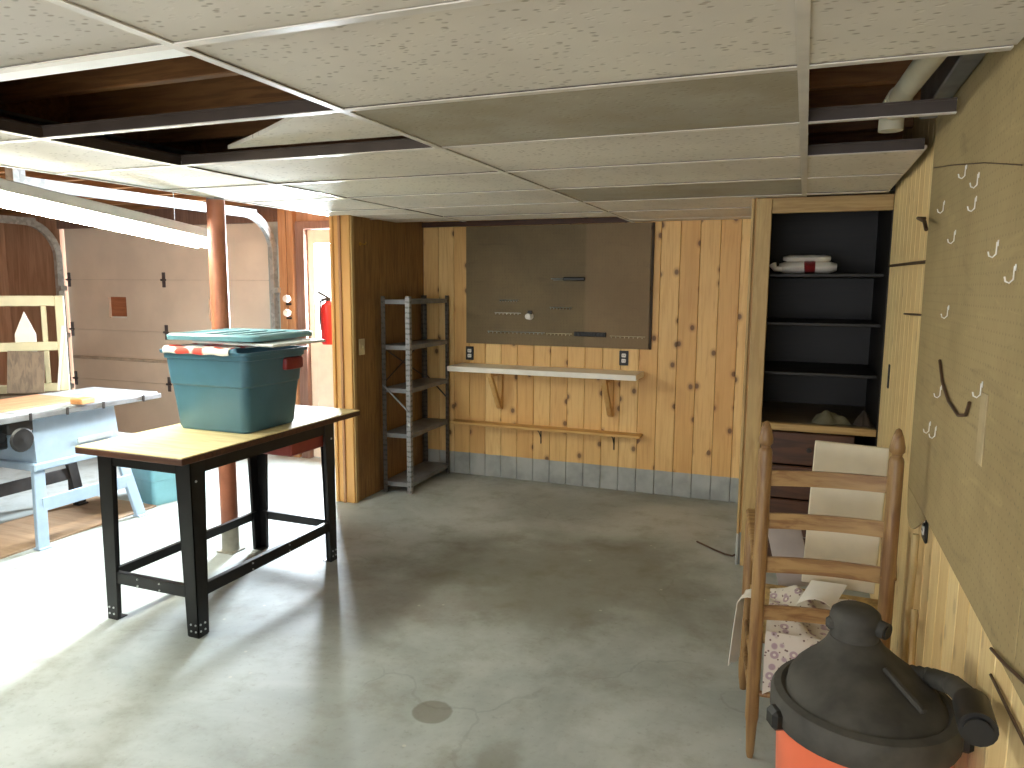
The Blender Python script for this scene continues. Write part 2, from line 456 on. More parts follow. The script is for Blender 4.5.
# wall behind the camera; its wide opening is added to let in fill light
wf = sroot('wall_front')
mb = MB(); mb.box(XG, .9, YF-.1, YF, 0, .7); mb.box(XG, .9, YF-.1, YF, 2.05, ZT); mb.box(XG, -2.8, YF-.1, YF, .7, 2.05); mb.box(.2, .9, YF-.1, YF, .7, 2.05)
mb.build('wall_panel', M['veneer'], wf)
# right wall, pale pine boards
wr = sroot('wall_right')
mb = MB(); k = 0; y = YCL
while y > YF:
    a = max(YF, y-.135)
    mb.box(XR, XR+.018, a+.0012, y-.0012, 0, ZT, .004); y -= .135
mb.build('board_panel', M['pine_right'], wr)
MB().box(XR+.02, XR+.1, YF, YB, 0, ZT).build('backing_panel', M['dark_brown'], wr)
# partition at the left of the nook
wp = sroot('wall_partition')
mb = MB(); y = 4.64
while y < YB-.01:
    b = min(YB, y+.4); mb.box(XP-.012, XP, y+.001, b-.001, 0, ZC+.3, .002); y += .4
mb.build('veneer_panel', M['veneer'], wp)
MB().box(-3.18, XP-.013, 4.64, YB, 0, ZC+.3).build('core_panel', M['stud'], wp)
t1 = sroot('trim_1')
MB().box(-3.20, XP+.004, 4.615, 4.64, 0, ZC+.02, .003).build('jamb_board', M['trim'], t1)
MB().box(-3.225, -3.20, 4.60, 4.72, 0, ZC+.02, .003).build('jamb_board', M['trim'], t1)
MB().box(-3.155, -3.135, 4.60, 4.614, 0, ZC+.02, .002).build('door_stop', M['stud'], t1)
MB().box(XP+.004, XP+.016, 4.625, 4.66, 0, ZC+.02, .003).build('corner_bead', M['trim_pale'], t1)
# closet recess on the right
wc = sroot('wall_closet')
mb = MB()
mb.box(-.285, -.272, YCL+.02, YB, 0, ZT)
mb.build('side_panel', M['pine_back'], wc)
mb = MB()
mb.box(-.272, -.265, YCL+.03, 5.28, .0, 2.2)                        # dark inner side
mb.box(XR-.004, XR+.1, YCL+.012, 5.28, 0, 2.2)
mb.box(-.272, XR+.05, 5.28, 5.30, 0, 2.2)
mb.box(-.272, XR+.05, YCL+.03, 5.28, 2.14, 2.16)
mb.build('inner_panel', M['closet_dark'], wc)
t2 = sroot('trim_2')
MB().box(-.272, -.192, YCL-.012, YCL+.02, 0, ZC-.002, .003).build('jamb_board', M['trim_pale'], t2)
MB().box(-.300, -.285, YCL-.008, YCL+.03, .19, ZC-.002, .003).build('edge_strip', M['trim_pale'], t2)
MB().box(-.300, -.285, YCL-.008, YCL+.03, 0, .188, .003).build('painted_foot', plain('grey_foot_paint', (168,172,170), .5), t2)
MB().box(-.192, XR-.002, YCL-.006, YCL+.02, 2.035, ZC-.002, .003).build('header_board', M['trim_x'], t2)
# joists and boards over the suspended ceiling
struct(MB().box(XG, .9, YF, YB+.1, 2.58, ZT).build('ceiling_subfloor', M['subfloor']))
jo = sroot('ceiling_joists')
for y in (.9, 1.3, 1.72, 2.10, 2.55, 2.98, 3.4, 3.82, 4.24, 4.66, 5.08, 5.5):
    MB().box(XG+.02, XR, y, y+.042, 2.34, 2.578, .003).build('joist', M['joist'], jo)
bm_ = sroot('ceiling_beam')  # beam and joist infill, added to keep garage light out of the bays
MB().box(-3.27, -3.13, YF, YB-.07, 2.325, 2.338, .002).build('flange', M['pole_low'], bm_)
MB().box(-3.21, -3.19, YF, YB-.07, 2.183, 2.324).build('web', M['redbrown'], bm_)
MB().box(-3.27, -3.13, YF, YB-.07, 2.17, 2.182, .002).build('flange', M['pole_low'], bm_)
yy = [YF, .9, 1.3, 1.72, 2.10, 2.55, 2.98, 3.4, 3.82, 4.24, 4.66, 5.08, 5.5]
mb = MB()
for a, b in zip(yy, yy[1:]): mb.box(-3.22, -3.18, a+.043, b-.001, 2.339, 2.579)
mb.build('light_blocking', M['joist'], bm_)
# suspended ceiling: tees and tiles
ce = sroot('ceiling')
def tee(mb, mw, a, b, axis):
    # inverted T: white flange under a web
    for (x, h0, h1, w, q) in ((0, ZC-.003, ZC, .0125, mb), (0, ZC, ZC+.034, .0012, mw), (0, ZC+.034, ZC+.04, .004, mw)):
        if axis == 'y': q.box(a[0]-w, a[0]+w, a[1], b[1], h0, h1)
        else: q.box(a[0], b[0], a[1]-w, a[1]+w, h0, h1)
for x in TEES + []:
    f_, w_ = MB(), MB(); ye = YB if x > -1.5 else (5.3 if x < -2 else YB)
    if x == -.03: ye = YCL-.014
    tee(f_, w_, (x, YF), (x, ye), 'y'); o = f_.build('main_tee', M['tee'], ce); w_.build('tee_web', M['tee_web'], o)
cols = [(XE, -2.47), (-2.47, -1.25), (-1.25, -.03), (-.03, .382)]
for ci, (xa, xb) in enumerate(cols):
    for y in ROW:
        if y > (YCL-.1 if ci == 3 else YB-.05) or (ci <= 1 and y > 5.3): continue
        f_, w_ = MB(), MB(); tee(f_, w_, (xa+(.0126 if ci else 0), y), (xb-.0126, y), 'x')
        o = f_.build('cross_tee', M['tee'], ce); w_.build('tee_web', M['tee_web'], o)
mb = MB(); mb.box(XE-.003, XE, YF, 4.59, ZC-.003, ZC+.045); mb.box(XE, XE+.02, YF, 4.59, ZC-.003, ZC); mb.build('edge_angle', M['tee'], ce)
edges = [YF] + [y for y in ROW if y > YF+.05] + [YB]
yk = lambda k: 1.2523+.61*k
for ci, (xa, xb) in enumerate(cols):
    for ya, yb in zip(edges, edges[1:]):
        if yb-ya < .05: continue
        k = round((ya-1.2523)/.61)
        if ci == 1 and k in (0, 1): continue
        if ci == 3 and k in (1, 2): continue
        if ci == 3:
            if ya > YCL-.02: continue
            yb = min(yb, YCL-.014)
        if ci <= 1:
            if ya > 5.3: continue
            if yb > 5.0: yb = 5.27 - (0 if ci else .02)
            if yb-ya < .05: continue
        if ci == 0 and ya > 4.55: pass
        mt = M['tile_dirty'] if (ci == 2 and k in (1, 4)) else M['tile']
        x0 = xa if (ci or ya < 4.5) else XP+.02
        if ci == 0 and ya < 4.6 < yb: yb2 = yb; x0 = XP+.02 if ya > 4.4 else xa
        if ci == 0 and ya < 4.6 and yb > 4.6: yb = 4.595; x0 = xa
        dz = random.uniform(0, .004)
        o = MB().box(x0+.004, xb-.004, ya+.004, yb-.004, ZC+.001+dz, ZC+.016+dz, .002).build('ceiling_tile', mt, ce)
        if mt is M['tile_dirty']: o['label'] = 'brown stained ceiling tile'
MB().box(XP+.02, -2.474, 4.62, 4.905, ZC+.001, ZC+.016, .002).build('ceiling_tile', M['tile'], ce)
mb = MB(); mb.box(XP+.002, -1.26, YB-.03, YB-.002, ZC-.002, ZC+.04, .003); mb.build('wall_cleat', M['dark_brown'], ce)

# garage door: four sections, hinges, two boarded panes
gd = sroot('door_1')
X0, X1 = -7.37, -4.63; ZJ = [.05, .607, 1.14, 1.667, 2.2]
for i in range(4):
    mb = MB(); z0, z1 = ZJ[i]+.0015, ZJ[i+1]-.0015
    holes = [(-6.79,-6.54),(-5.45,-5.19)] if i == 2 else []
    xs = X0
    for a, b in holes:
        mb.box(xs, a, YB+.0, YB+.045, z0, z1); mb.box(a, b, YB, YB+.045, z0, 1.27); mb.box(a, b, YB, YB+.045, 1.49, z1); xs = b
    mb.box(xs, X1, YB, YB+.045, z0, z1)
    sec = mb.build('door_section', M['door_tan'], gd)
    for a, b in holes:
        MB().box(a, b, YB+.03, YB+.042, 1.27, 1.49).build('pane', M['window_wood'], sec)
        MB().box(a+.02, b-.01, YB+.004, YB+.03, 1.27, 1.288, .003).build('pane_sill', M['white'], sec)
MB().box(X0, X1, YB+.046, YB+.06, .05, 2.2).build('backing', M['groove'], gd)
MB().box(X0+.02, X1-.02, YB-.018, YB, .825, .855, .004).build('strut', M['groove'], gd)
for z in ZJ[1:4]:
    for x in (X0+.03, -6.01, X1-.035):
        mb = MB(); mb.box(x-.022, x+.022, YB-.008, YB, z-.075, z+.075, .003)
        mb.tube([(x-.03, YB-.012, z), (x+.03, YB-.012, z)], .011, 8); mb.build('hinge', M['hinge'], gd)

# entry door beside it
d2 = sroot('door_2')
mb = MB(); mb.box(-4.36, -4.265, YB-.05, YB+.06, 0, 2.2, .003); mb.box(-3.66, -3.58, YB-.05, YB+.06, 0, 2.2, .003); mb.box(-4.265, -3.66, YB-.05, YB+.06, 2.13, 2.2, .003)
mb.build('door_frame', M['redbrown'], d2)
mb = MB(); wx0, wx1, wz0, wz1 = -4.19, -3.76, 1.12, 2.0
mb.box(-4.262, wx0, YB, YB+.045, .01, 2.125, .003); mb.box(wx1, -3.662, YB, YB+.045, .01, 2.125, .003); mb.box(wx0, wx1, YB, YB+.045, .01, wz0, .003); mb.box(wx0, wx1, YB, YB+.045, wz1, 2.125, .003)
leaf = mb.build('door_leaf', M['cream_door'], d2)
MB().box(wx0, wx1, YB+.018, YB+.026, wz0, wz1).build('pane', M['glass'], leaf)
mb = MB(); mb.lathe([(.0,0),(.012,0),(.012,-.03),(.028,-.04),(.028,-.06),(.0,-.066)], (-3.72, YB, .98), 16, 'y'); mb.build('door_knob', M['brass'], leaf, True)

# strip of ground outside, behind the doors
struct(MB().box(-9.2, 1.2, YB+.5, YB+.9, -.12, -.05).build('ground', M['concrete']))

# ------------------------------------------------------------------ garage: tracks, pole, lamp
def track(x, y_end, label, zt=2.25):
    t = thing('door_track', label, 'garage door track', (x, YB-.09, .0))
    r = .36; pts = [(x, YB-.06, .02), (x, YB-.06, zt-r)]
    for i in range(1, 10):
        a = i/9*PI/2; pts.append((x, YB-.06-r+math.cos(a)*r, zt-r+math.sin(a)*r))
    pts.append((x, y_end, zt))
    mb = MB(); w = .03
    # C profile swept: web plus two lips
    P = [Vector(p) for p in pts]
    def sweep(off_n, off_x, wn, wx):
        rings = []
        for i, p in enumerate(P):
            d = (P[min(i+1,len(P)-1)]-P[max(i-1,0)]).normalized(); nrm = Vector((0, d.z, -d.y))
            q = p + nrm*off_n + Vector((off_x,0,0))
            rings.append([mb.bm.verts.new(q + nrm*sn*wn + Vector((sx*wx,0,0))) for sn, sx in ((-1,-1),(1,-1),(1,1),(-1,1))])
        for a, b in zip(rings, rings[1:]):
            for k in range(4): mb.bm.faces.new((a[k], a[(k+1)%4], b[(k+1)%4], b[k]))
        mb.bm.faces.new(rings[0][::-1]); mb.bm.faces.new(rings[-1])
    sweep(0, .02, .034, .0015); sweep(.034, 0, .0015, .021); sweep(-.034, 0, .0015, .021)
    mb.build('rail', M['galv'], t)
    MB().box(x+.024, x+.03, y_end-.02, YB-.30, zt-.02, zt+.038, .001).build('angle_stiffener', M['galv'], t)
    mb = MB(); mb.box(x-.02, x+.05, y_end-.03, y_end+.01, zt-.05, zt+.09, .002); mb.box(x+.031, x+.036, y_end+.02, y_end+.06, zt, 2.4); mb.build('hanger_bracket', M['galv'], t)
    for z in (.5, 1.05, 1.55): MB().box(x+.022, x+.07, YB-.1, YB-.031, z, z+.05, .002).build('jamb_bracket', M['galv'], t)
    return t
track(-4.60, 3.26, 'galvanised curved garage door track on the side nearest the brown pole')
track(-7.41, 3.26, 'galvanised curved garage door track beside the brown plywood wall')

sp = thing('support_pole', 'brown painted steel support pole standing between workbench and garage', 'support pole', (-3.21, 3.47, 0))
mb = MB(); mb.tube([(-3.21,3.47,.165),(-3.21,3.47,ZC-.01)], .051, 28); mb.build('shaft', M['pole'], sp, True)
mb = MB(); mb.tube([(-3.21,3.47,.008),(-3.21,3.47,.164)], .0515, 28); mb.build('bare_foot', M['pole_low'], sp, True)
MB().box(-3.27,-3.15,3.41,3.53,0,.008,.002).build('base_plate', M['pole_low'], sp)
mb = MB(); mb.box(-3.32,-3.14,3.30,3.62,2.155,2.169,.003); mb.tube([(-3.21,3.47,ZC-.012),(-3.21,3.47,2.156)], .05, 20); mb.build('top_plate', M['grey_steel'], sp)

fx = -3.5; A = Vector((fx, 1.22, 2.125)); B = Vector((fx, 3.68, 1.862))
fl = thing('fluorescent_light', 'long lit fluorescent strip light hanging at a slant by the garage', 'light', A)
d = (B-A).normalized(); up = Vector((0, -d.z, d.y)).normalized()
if up.z < 0: up = -up
mb = MB()
mb.beam(A+up*.075, B+up*.075, .11, .055, up, .006)
mb.build('housing', M['lamp_white'], fl)
mb = MB(); 
for s in (-1, 1):
    mb.beam(A+up*.036+Vector((s*.078,0,0)), B+up*.036+Vector((s*.078,0,0)), .07, .002, up+Vector((s*.25,0,0)))
mb.build('reflector', M['lamp_white'], fl)
for s in (-1, 1):
    off = Vector((s*.034,0,0)); 
    mb = MB(); mb.tube([A+d*.05+off+up*.002, B-d*.03+off+up*.002], .0175, 14); mb.build('tube', M['tube'], fl, True)
for pa, pb_ in ((B-d*.028, B), (A, A+d*.045)): mb = MB(); mb.beam(pa+up*.03, pb_+up*.03, .12, .075, up, .003); mb.build('end_cap', M['lamp_white'], fl)
for q in (.12, .9):
    p = A.lerp(B, q)+up*.1; mb = MB()
    mb.tube([p, (p.x, p.y, 2.36)], .003, 6); mb.build('chain', M['galv'], fl)

bl = thing('bulb_lamp', 'bare lit bulb in a white holder behind the orange trim of the partition', 'light', (-3.385, 4.90, 2.05))
mb = MB(); mb.lathe([(.0,2.055),(.018,2.06),(.029,2.075),(.031,2.09),(.024,2.108),(.015,2.12),(.0,2.121)], (-3.385,4.90,0), 20); mb.build('bulb', M['bulb'], bl, True)
mb = MB(); mb.lathe([(.018,2.1215),(.022,2.14),(.05,2.165),(.055,2.18),(.0,2.181)], (-3.385,4.90,0), 20); mb.build('holder', M['lamp_white'], bl, True)
mb = MB(); mb.tube([(-3.385,4.90,2.18),(-3.385,4.90,2.33)], .008, 8); mb.build('stem', M['lamp_white'], bl)

# ------------------------------------------------------------------ workbench
wbn = thing('workbench', 'black steel legged workbench with a worn plywood top carrying a teal tote', 'workbench', (-2.8, 3.05, 0))
LX0, LX1, LY0, LY1, ZTOP = -3.095, -2.525, 2.5, 3.6, .87
tb_ = MB().box(-3.152, -2.50, 2.43, 3.84, .835, ZTOP-.006, .003).build('tabletop', M['dark_brown'], wbn)
MB().box(-3.151, -2.501, 2.431, 3.839, ZTOP-.0055, ZTOP, .001).build('top_sheet', M['plytop'], tb_)
def leg(cx, cy, sx, sy):
    mb = MB(); w0, w1, t = .062, .088, .004
    def plate(axis):
        poly = [(0,0),(w0,0),(w1,.83),(0,.83)]
        for ax, s in ((axis, sx if axis == 'x' else sy),):
            vs = []
            for dep in (0, t):
                for u, z in poly:
                    if ax == 'x': p = Vector((cx+s*u, cy+sy*dep, z+.004))
                    else: p = Vector((cx+sx*dep, cy+s*u, z+.004))
                    vs.append(mb.bm.verts.new(p))
            mb.bm.faces.new(vs[:4]); mb.bm.faces.new(vs[4:][::-1])
            for k in range(4): mb.bm.faces.new((vs[k], vs[(k+1)%4], vs[4+(k+1)%4], vs[4+k]))
    plate('x'); plate('y')
    # turned lips and foot pad
    mb.beam((cx+sx*w0, cy+sy*.008, .004), (cx+sx*w1, cy+sy*.008, .834), .004, .018, (0,1,0))
    mb.beam((cx+sx*.008, cy+sy*w0, .004), (cx+sx*.008, cy+sy*w1, .834), .018, .004, (0,1,0))
    mb.box(min(cx,cx+sx*.06), max(cx,cx+sx*.06), min(cy,cy+sy*.06), max(cy,cy+sy*.06), 0, .004)
    l = mb.build('leg', M['black_steel'], wbn)
    for z in (.03, .062):
        for u in (.014, .042):
            mb = MB(); mb.lathe([(.0,-sy*.003),(.005,-sy*.003),(.005,0)], (cx+sx*u, cy, z), 8, 'y'); mb.build('bolt', M['bolt'], l)
            mb = MB(); mb.lathe([(.0,-sx*.003),(.005,-sx*.003),(.005,0)], (cx, cy+sy*u, z), 8, 'x'); mb.build('bolt', M['bolt'], l)
    mb = MB(); mb.lathe([(.0,-sx*.003),(.006,-sx*.003),(.006,0)], (cx, cy+sy*.03, .74), 8, 'x'); mb.build('bolt', M['bolt'], l)
leg(LX1, LY0, -1, 1); leg(LX0, LY0, 1, 1); leg(LX1, LY1, -1, -1); leg(LX0, LY1, 1, -1)
def rail(a, b, name, zc, h=.055):
    mb = MB(); a = Vector(a+(zc,)); b = Vector(b+(zc,))
    mb.beam(a, b, .004, h); dd = (b-a).normalized(); s = dd.cross(Vector((0,0,1)))
    c = Vector((-2.81, 3.05, zc)); m = (a+b)/2
    if (c-m).dot(s) < 0: s = -s
    mb.beam(a+s*.012+Vector((0,0,h/2)), b+s*.012+Vector((0,0,h/2)), .024, .003)
    r = mb.build(name, M['black_steel'], wbn)
    if name == 'stretcher':
        for q in (.33, .62):
            p = a.lerp(b, q)
            for dz in (-.018, .014): mb = MB(); mb.cbox(p-s*.004+Vector((0,0,dz)), (.008,.008,.008) , .002); mb.build('bolt', M['bolt'], r)
for zc, nm in ((.215,'stretcher'), (.80,'apron')):
    e = .006
    rail((LX0+.05, LY0+e), (LX1-.05, LY0+e), nm, zc); rail((LX0+.05, LY1-e), (LX1-.05, LY1-e), nm, zc)
    rail((LX0+e, LY0+.05), (LX0+e, LY1-.05), nm, zc); rail((LX1-e, LY0+.05), (LX1-e, LY1-.05), nm, zc)
dr = MB().box(-2.93, -2.545, 3.23, 3.575, .70, .80, .008).build('drawer', M['red_drawer'], wbn)
MB().box(-2.545, -2.53, 3.28, 3.52, .775, .79, .003).build('drawer_pull', M['red_drawer'], dr)

# teal tote and what lies on it
tt = thing('storage_tote', 'teal storage tote with maroon handle standing on the workbench', 'storage tote', (-2.79, 3.14, ZTOP))
TM = T(-2.83, 3.16, ZTOP) @ Rz(.0) @ Matrix.Diagonal((1.06,1.0,1.0,1))
def rrect(hx, hy, r, n=5):
    P = []
    for cx, cy, a0 in ((hx-r,hy-r,0),(-hx+r,hy-r,PI/2),(-hx+r,-hy+r,PI),(hx-r,-hy+r,1.5*PI)):
        for i in range(n+1):
            a = a0+i/n*PI/2; P.append((cx+math.cos(a)*r, cy+math.sin(a)*r))
    return P
def loft(mb, secs, M4, closed=True):
    rings = [[mb.bm.verts.new(M4 @ Vector((x,y,z))) for x, y in P] for P, z in secs]
    n = len(rings[0])
    for a, b in zip(rings, rings[1:]):
        for k in range(n): mb.bm.faces.new((a[k], a[(k+1)%n], b[(k+1)%n], b[k]))
    mb.bm.faces.new(rings[0][::-1])
    if closed: mb.bm.faces.new(rings[-1])
    return rings
mb = MB()
secs = [(rrect(.208,.196,.035), .002), (rrect(.216,.204,.04), .02), (rrect(.236,.222,.045), .235), (rrect(.243,.229,.045), .245), (rrect(.254,.238,.045), .375),
        (rrect(.262,.246,.045), .378), (rrect(.264,.248,.045), .402), (rrect(.276,.258,.045), .404), (rrect(.278,.26,.045), .42), (rrect(.262,.246,.04), .42), (rrect(.250,.234,.04), .37), (rrect(.212,.2,.035), .012)]
loft(mb, secs, TM); mb.build('tub', M['teal'], tt, True, math.radians(28))
mb = MB(TM)
mb.box(.236, .274, .05, .20, .305, .372, .014, seg=2); mb.build('handle', M['maroon'], tt, True)
mb = MB(TM); mb.box(-.274, -.236, .05, .20, .305, .372, .014, seg=2); mb.build('handle', M['maroon'], tt, True)
# cloth stuffed into the top and hanging on the near rim
def fcl(u, v):
    x = -.215 + .40*u
    prof = [(-.254,.396),(-.258,.408),(-.252,.426),(-.20,.432),(-.10,.425),(.05,.432)]
    s = v*(len(prof)-1); i = min(int(s), len(prof)-2); q = s-i
    y = prof[i][0]*(1-q)+prof[i+1][0]*q; z = prof[i][1]*(1-q)+prof[i+1][1]*q
    y -= .018
    return TM @ Vector((x, y, z+.011+.003*math.sin(u*19+v*3)))
mb = MB(); mb.sheet(fcl, 30, 12, .004)
tag(mb.build('folded_cloth', M['cloth_red'], None, True), 'white cloth with red blotches folded over the rim of the teal tote', 'cloth')
mb = MB(TM)
mb.box(-.10, .39, -.20, .235, .454, .468, .005, R=Matrix.Rotation(.015,3,'Y'))
tag(mb.build('plastic_lid', M['milk'], None), 'flat milky plastic lid sticking out past the end of the tote', 'lid')
td = thing('tote_lid', 'teal tote lid lying loose and askew on top of the tote', 'lid', (-2.80, 3.2, ZTOP+.46))
TL = T(-2.81, 3.19, ZTOP+.475) @ Rz(.05) @ Matrix.Rotation(-.004,4,'Y') @ Matrix.Rotation(.004,4,'X')
mb = MB(); loft(mb, [(rrect(.285,.262,.05), .0), (rrect(.287,.264,.05), .022), (rrect(.276,.253,.05), .03), (rrect(.255,.232,.045), .03), (rrect(.245,.222,.045), .022)], TL)
mb.build('lid_panel', M['teal_lid'], td, True, math.radians(30))
mb = MB(TL)
for q in (-.12, .0, .12): mb.box(q-.02, q+.02, -.2, .2, .021, .0275, .003)
mb.build('ribs', M['teal_lid'], td)

# ------------------------------------------------------------------ table saw corner
ts = thing('table_saw', 'pale blue grey table saw with a wide iron top and splayed legs', 'table saw', (-4.65, 3.4, 0))
ZS = .86
mb = MB(); mb.box(-4.94, -4.30, 2.96, 3.66, ZS-.035, ZS, .006); mb.build('saw_table', M['saw_top'], ts)
mb = MB(); mb.box(-4.94, -4.30, 3.664, 4.0, ZS-.03, ZS-.002, .006); mb.build('extension_wing', M['saw_top'], ts)
mb = MB(); mb.box(-4.94, -4.30, 2.3, 2.956, ZS-.03, ZS-.002, .006); mb.build('extension_wing', M['saw_top'], ts)
mb = MB(); mb.box(-4.296, -4.27, 2.3, 4.0, ZS-.045, ZS-.012, .004); mb.build('fence_rail', M['grey_steel'], ts)
for y in (2.55, 2.80, 3.02, 3.26, 3.52, 3.84): MB().box(-4.272, -4.262, y-.008, y+.008, ZS-.05, ZS-.004, .002).build('rail_clip', M['dark_iron'], ts)
def tapered(mb, x0,x1,y0,y1,z0, X0_,X1_,Y0_,Y1_,z1):
    a = [mb.bm.verts.new(p) for p in ((x0,y0,z0),(x1,y0,z0),(x1,y1,z0),(x0,y1,z0))]; b = [mb.bm.verts.new(p) for p in ((X0_,Y0_,z1),(X1_,Y0_,z1),(X1_,Y1_,z1),(X0_,Y1_,z1))]
    mb.bm.faces.new(a[::-1]); mb.bm.faces.new(b)
    for k in range(4): mb.bm.faces.new((a[k], a[(k+1)%4], b[(k+1)%4], b[k]))
mb = MB(); tapered(mb, -4.84,-4.33,3.08,3.68,.53, -4.86,-4.345,3.08,3.66,ZS-.036); mb.build('cabinet', M['saw_blue'], ts)
MB().box(-4.332, -4.322, 3.36, 3.62, .60, .635, .003).build('name_plate', M['grey_blue'], ts)
MB().box(-4.87, -4.31, 3.05, 3.71, .485, .53, .006).build('stand_rim', M['saw_blue'], ts)
for (tx, ty, bx, by) in ((-4.34,3.09,-4.30,3.055),(-4.34,3.67,-4.295,3.78),(-4.84,3.09,-4.88,3.055),(-4.84,3.67,-4.88,3.78)):
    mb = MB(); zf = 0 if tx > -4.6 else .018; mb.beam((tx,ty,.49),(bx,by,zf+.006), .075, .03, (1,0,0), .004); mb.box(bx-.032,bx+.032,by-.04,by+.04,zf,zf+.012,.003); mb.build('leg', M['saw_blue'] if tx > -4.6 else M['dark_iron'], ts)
mb = MB(); mb.beam((-4.315,3.08,.27),(-4.315,3.73,.27), .02, .085, (0,0,1), .003); mb.build('leg_brace', M['saw_blue'], ts)
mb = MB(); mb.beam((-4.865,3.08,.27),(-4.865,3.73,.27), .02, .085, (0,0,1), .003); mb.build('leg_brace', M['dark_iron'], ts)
mb = MB(); mb.tube([(-4.62,2.74,.70),(-4.62,3.05,.72)], .085, 20); mb.tube([(-4.62,2.70,.70),(-4.62,2.74,.70)], .06, 16); mb.box(-4.66,-4.58,2.9,3.09,.60,.68,.01); mb.build('motor', M['dark_iron'], ts, True)
mb = MB(); mb.lathe([(.0,.0),(.03,.0),(.03,.02),(.065,.02),(.075,.03),(.065,.04),(.03,.04),(.0,.045)], (-4.33, 2.98, .70), 20, 'x'); mb.box(-4.36,-4.30,2.9,3.06,.74,.82,.01); mb.build('hand_wheel', M['black'], ts, True)

tag(MB().box(-4.86,-4.42,2.75,3.50,ZS,ZS+.012,.002).build('plywood_offcut', M['pinkwood'], None), 'thin pinkish wood offcut lying flat on the table saw top', 'wood panel')
mb2 = MB(T(-4.29,3.39,0)@Rz(.1)); mb2.box(-.05,.045,-.055,.055,ZS+.001,ZS+.035,.005)
tag(mb2.build('wood_block', M['orangewood'], None), 'small orange wood block at the edge of the saw table', 'wood block')

# dark legged bench behind the saw with a sash and boards on it
wt = thing('work_table', 'low work table with thin dark legs behind the table saw', 'table', (-5.6, 3.3, 0))
MB().box(-6.5,-5.0,2.5,3.95,.80,.83,.004).build('tabletop', M['greywood'], wt)
for x, y in ((-5.05,2.6),(-5.05,3.85),(-6.4,2.6),(-6.4,3.85)):
    mb = MB(); mb.beam((x,y,.80),(x+(.03 if x>-6 else -.03),y-.03,.0), .035, .035); mb.build('leg', M['dark_iron'], wt)
mb = MB(); mb.beam((-5.035,2.59,.2),(-5.035,3.83,.2), .03,.03); mb.build('stretcher', M['dark_iron'], wt)
mb = MB(); mb.beam((-6.415,2.59,.2),(-6.415,3.83,.2), .03,.03); mb.build('stretcher', M['dark_iron'], wt)
ws = thing('window_sash', 'cream painted divided window sash frame standing behind the table saw', 'window sash', (-5.1, 3.86, .83))
dv = Vector((-.62,-.785,0)); SM = Matrix(((dv.x,0,-dv.y,-5.06),(dv.y,0,dv.x,3.90),(0,1,0,.838),(0,0,0,1)))
SM = SM @ Matrix.Rotation(-.05,4,'X')
def sbox(x0,x1,z0,z1,nm,t=.034): 
    mb = MB(SM); mb.box(x0,x1,z0,z1,-t/2,t/2,.004); return mb.build(nm, M['cream_wood'], ws)
W_, H_ = .92, .70
sbox(0,.06,0,H_,'stile'); sbox(W_-.06,W_,0,H_,'stile'); sbox(.06,W_-.06,H_-.075,H_,'rail'); sbox(.06,W_-.06,.30,.365,'rail'); sbox(.06,W_-.06,0,.06,'rail')
for x in (.115,.60): sbox(x,x+.035,.365,H_-.075,'muntin',.024); sbox(x,x+.035,.06,.30,'muntin',.024)
def leaning(name, mat, label, cat, u0, w, h, off, lean, point=False, t=.02, z0=.842):
    M4 = Matrix(((dv.x,0,-dv.y,-5.06),(dv.y,0,dv.x,3.90),(0,1,0,z0),(0,0,0,1))) @ T(u0,0,off) @ Matrix.Rotation(lean[0],4,'X') @ Matrix.Rotation(lean[1],4,'Z')
    poly = [(0,0),(w,0),(w,h),(0,h)] if not point else [(0,0),(w,0),(w,h*.72),(w*.5,h),(0,h*.72)]
    mb = MB(); mb.prism(poly, t, M4); return tag(mb.build(name, mat), label, cat)
leaning('fence_picket', M['white'], 'white pointed fence picket standing behind the cream sash', 'board', .19, .13, .58, -.06, (-.02,0), True)
leaning('wooden_stick', M['white'], 'thin white stick leaning in the right panes of the cream sash', 'stick', .065, .018, .48, .03, (-.04,.12))
leaning('wood_board', M['greywood'], 'wide grey brown board leaning on the cream sash by the saw', 'board', .16, .22, .30, .14, (-.22,.06), False, .03)
leaning('wood_board', M['greywood'], 'short weathered board standing left of the wide grey brown board', 'board', .42, .2, .3, .16, (-.24,-.04), False, .025)

tag(MB().box(-4.98,-4.36,2.2,3.98,0,.0135,.002).build('plywood_sheet', M['ply_floor'], None), 'tan plywood sheet lying flat on the floor under the table saw', 'plywood sheet')
bb = thing('storage_bin', 'pale blue plastic bin standing on the floor beyond the table saw', 'storage bin', (-4.5, 4.2, 0))
BM_ = T(-4.52, 4.24, 0) @ Rz(-.25)
mb = MB(); loft(mb, [(rrect(.19,.21,.035),0),(rrect(.20,.22,.035),.18),(rrect(.206,.226,.035),.185),(rrect(.212,.232,.035),.30),(rrect(.205,.225,.035),.30),(rrect(.18,.2,.03),.02)], BM_); mb.build('tub', M['bin_blue'], bb, True, math.radians(30))
mb = MB(); loft(mb, [(rrect(.222,.242,.04),.285),(rrect(.224,.244,.04),.312),(rrect(.212,.232,.04),.322)], BM_); mb.build('lid', M['bin_blue'], bb, True, math.radians(30))

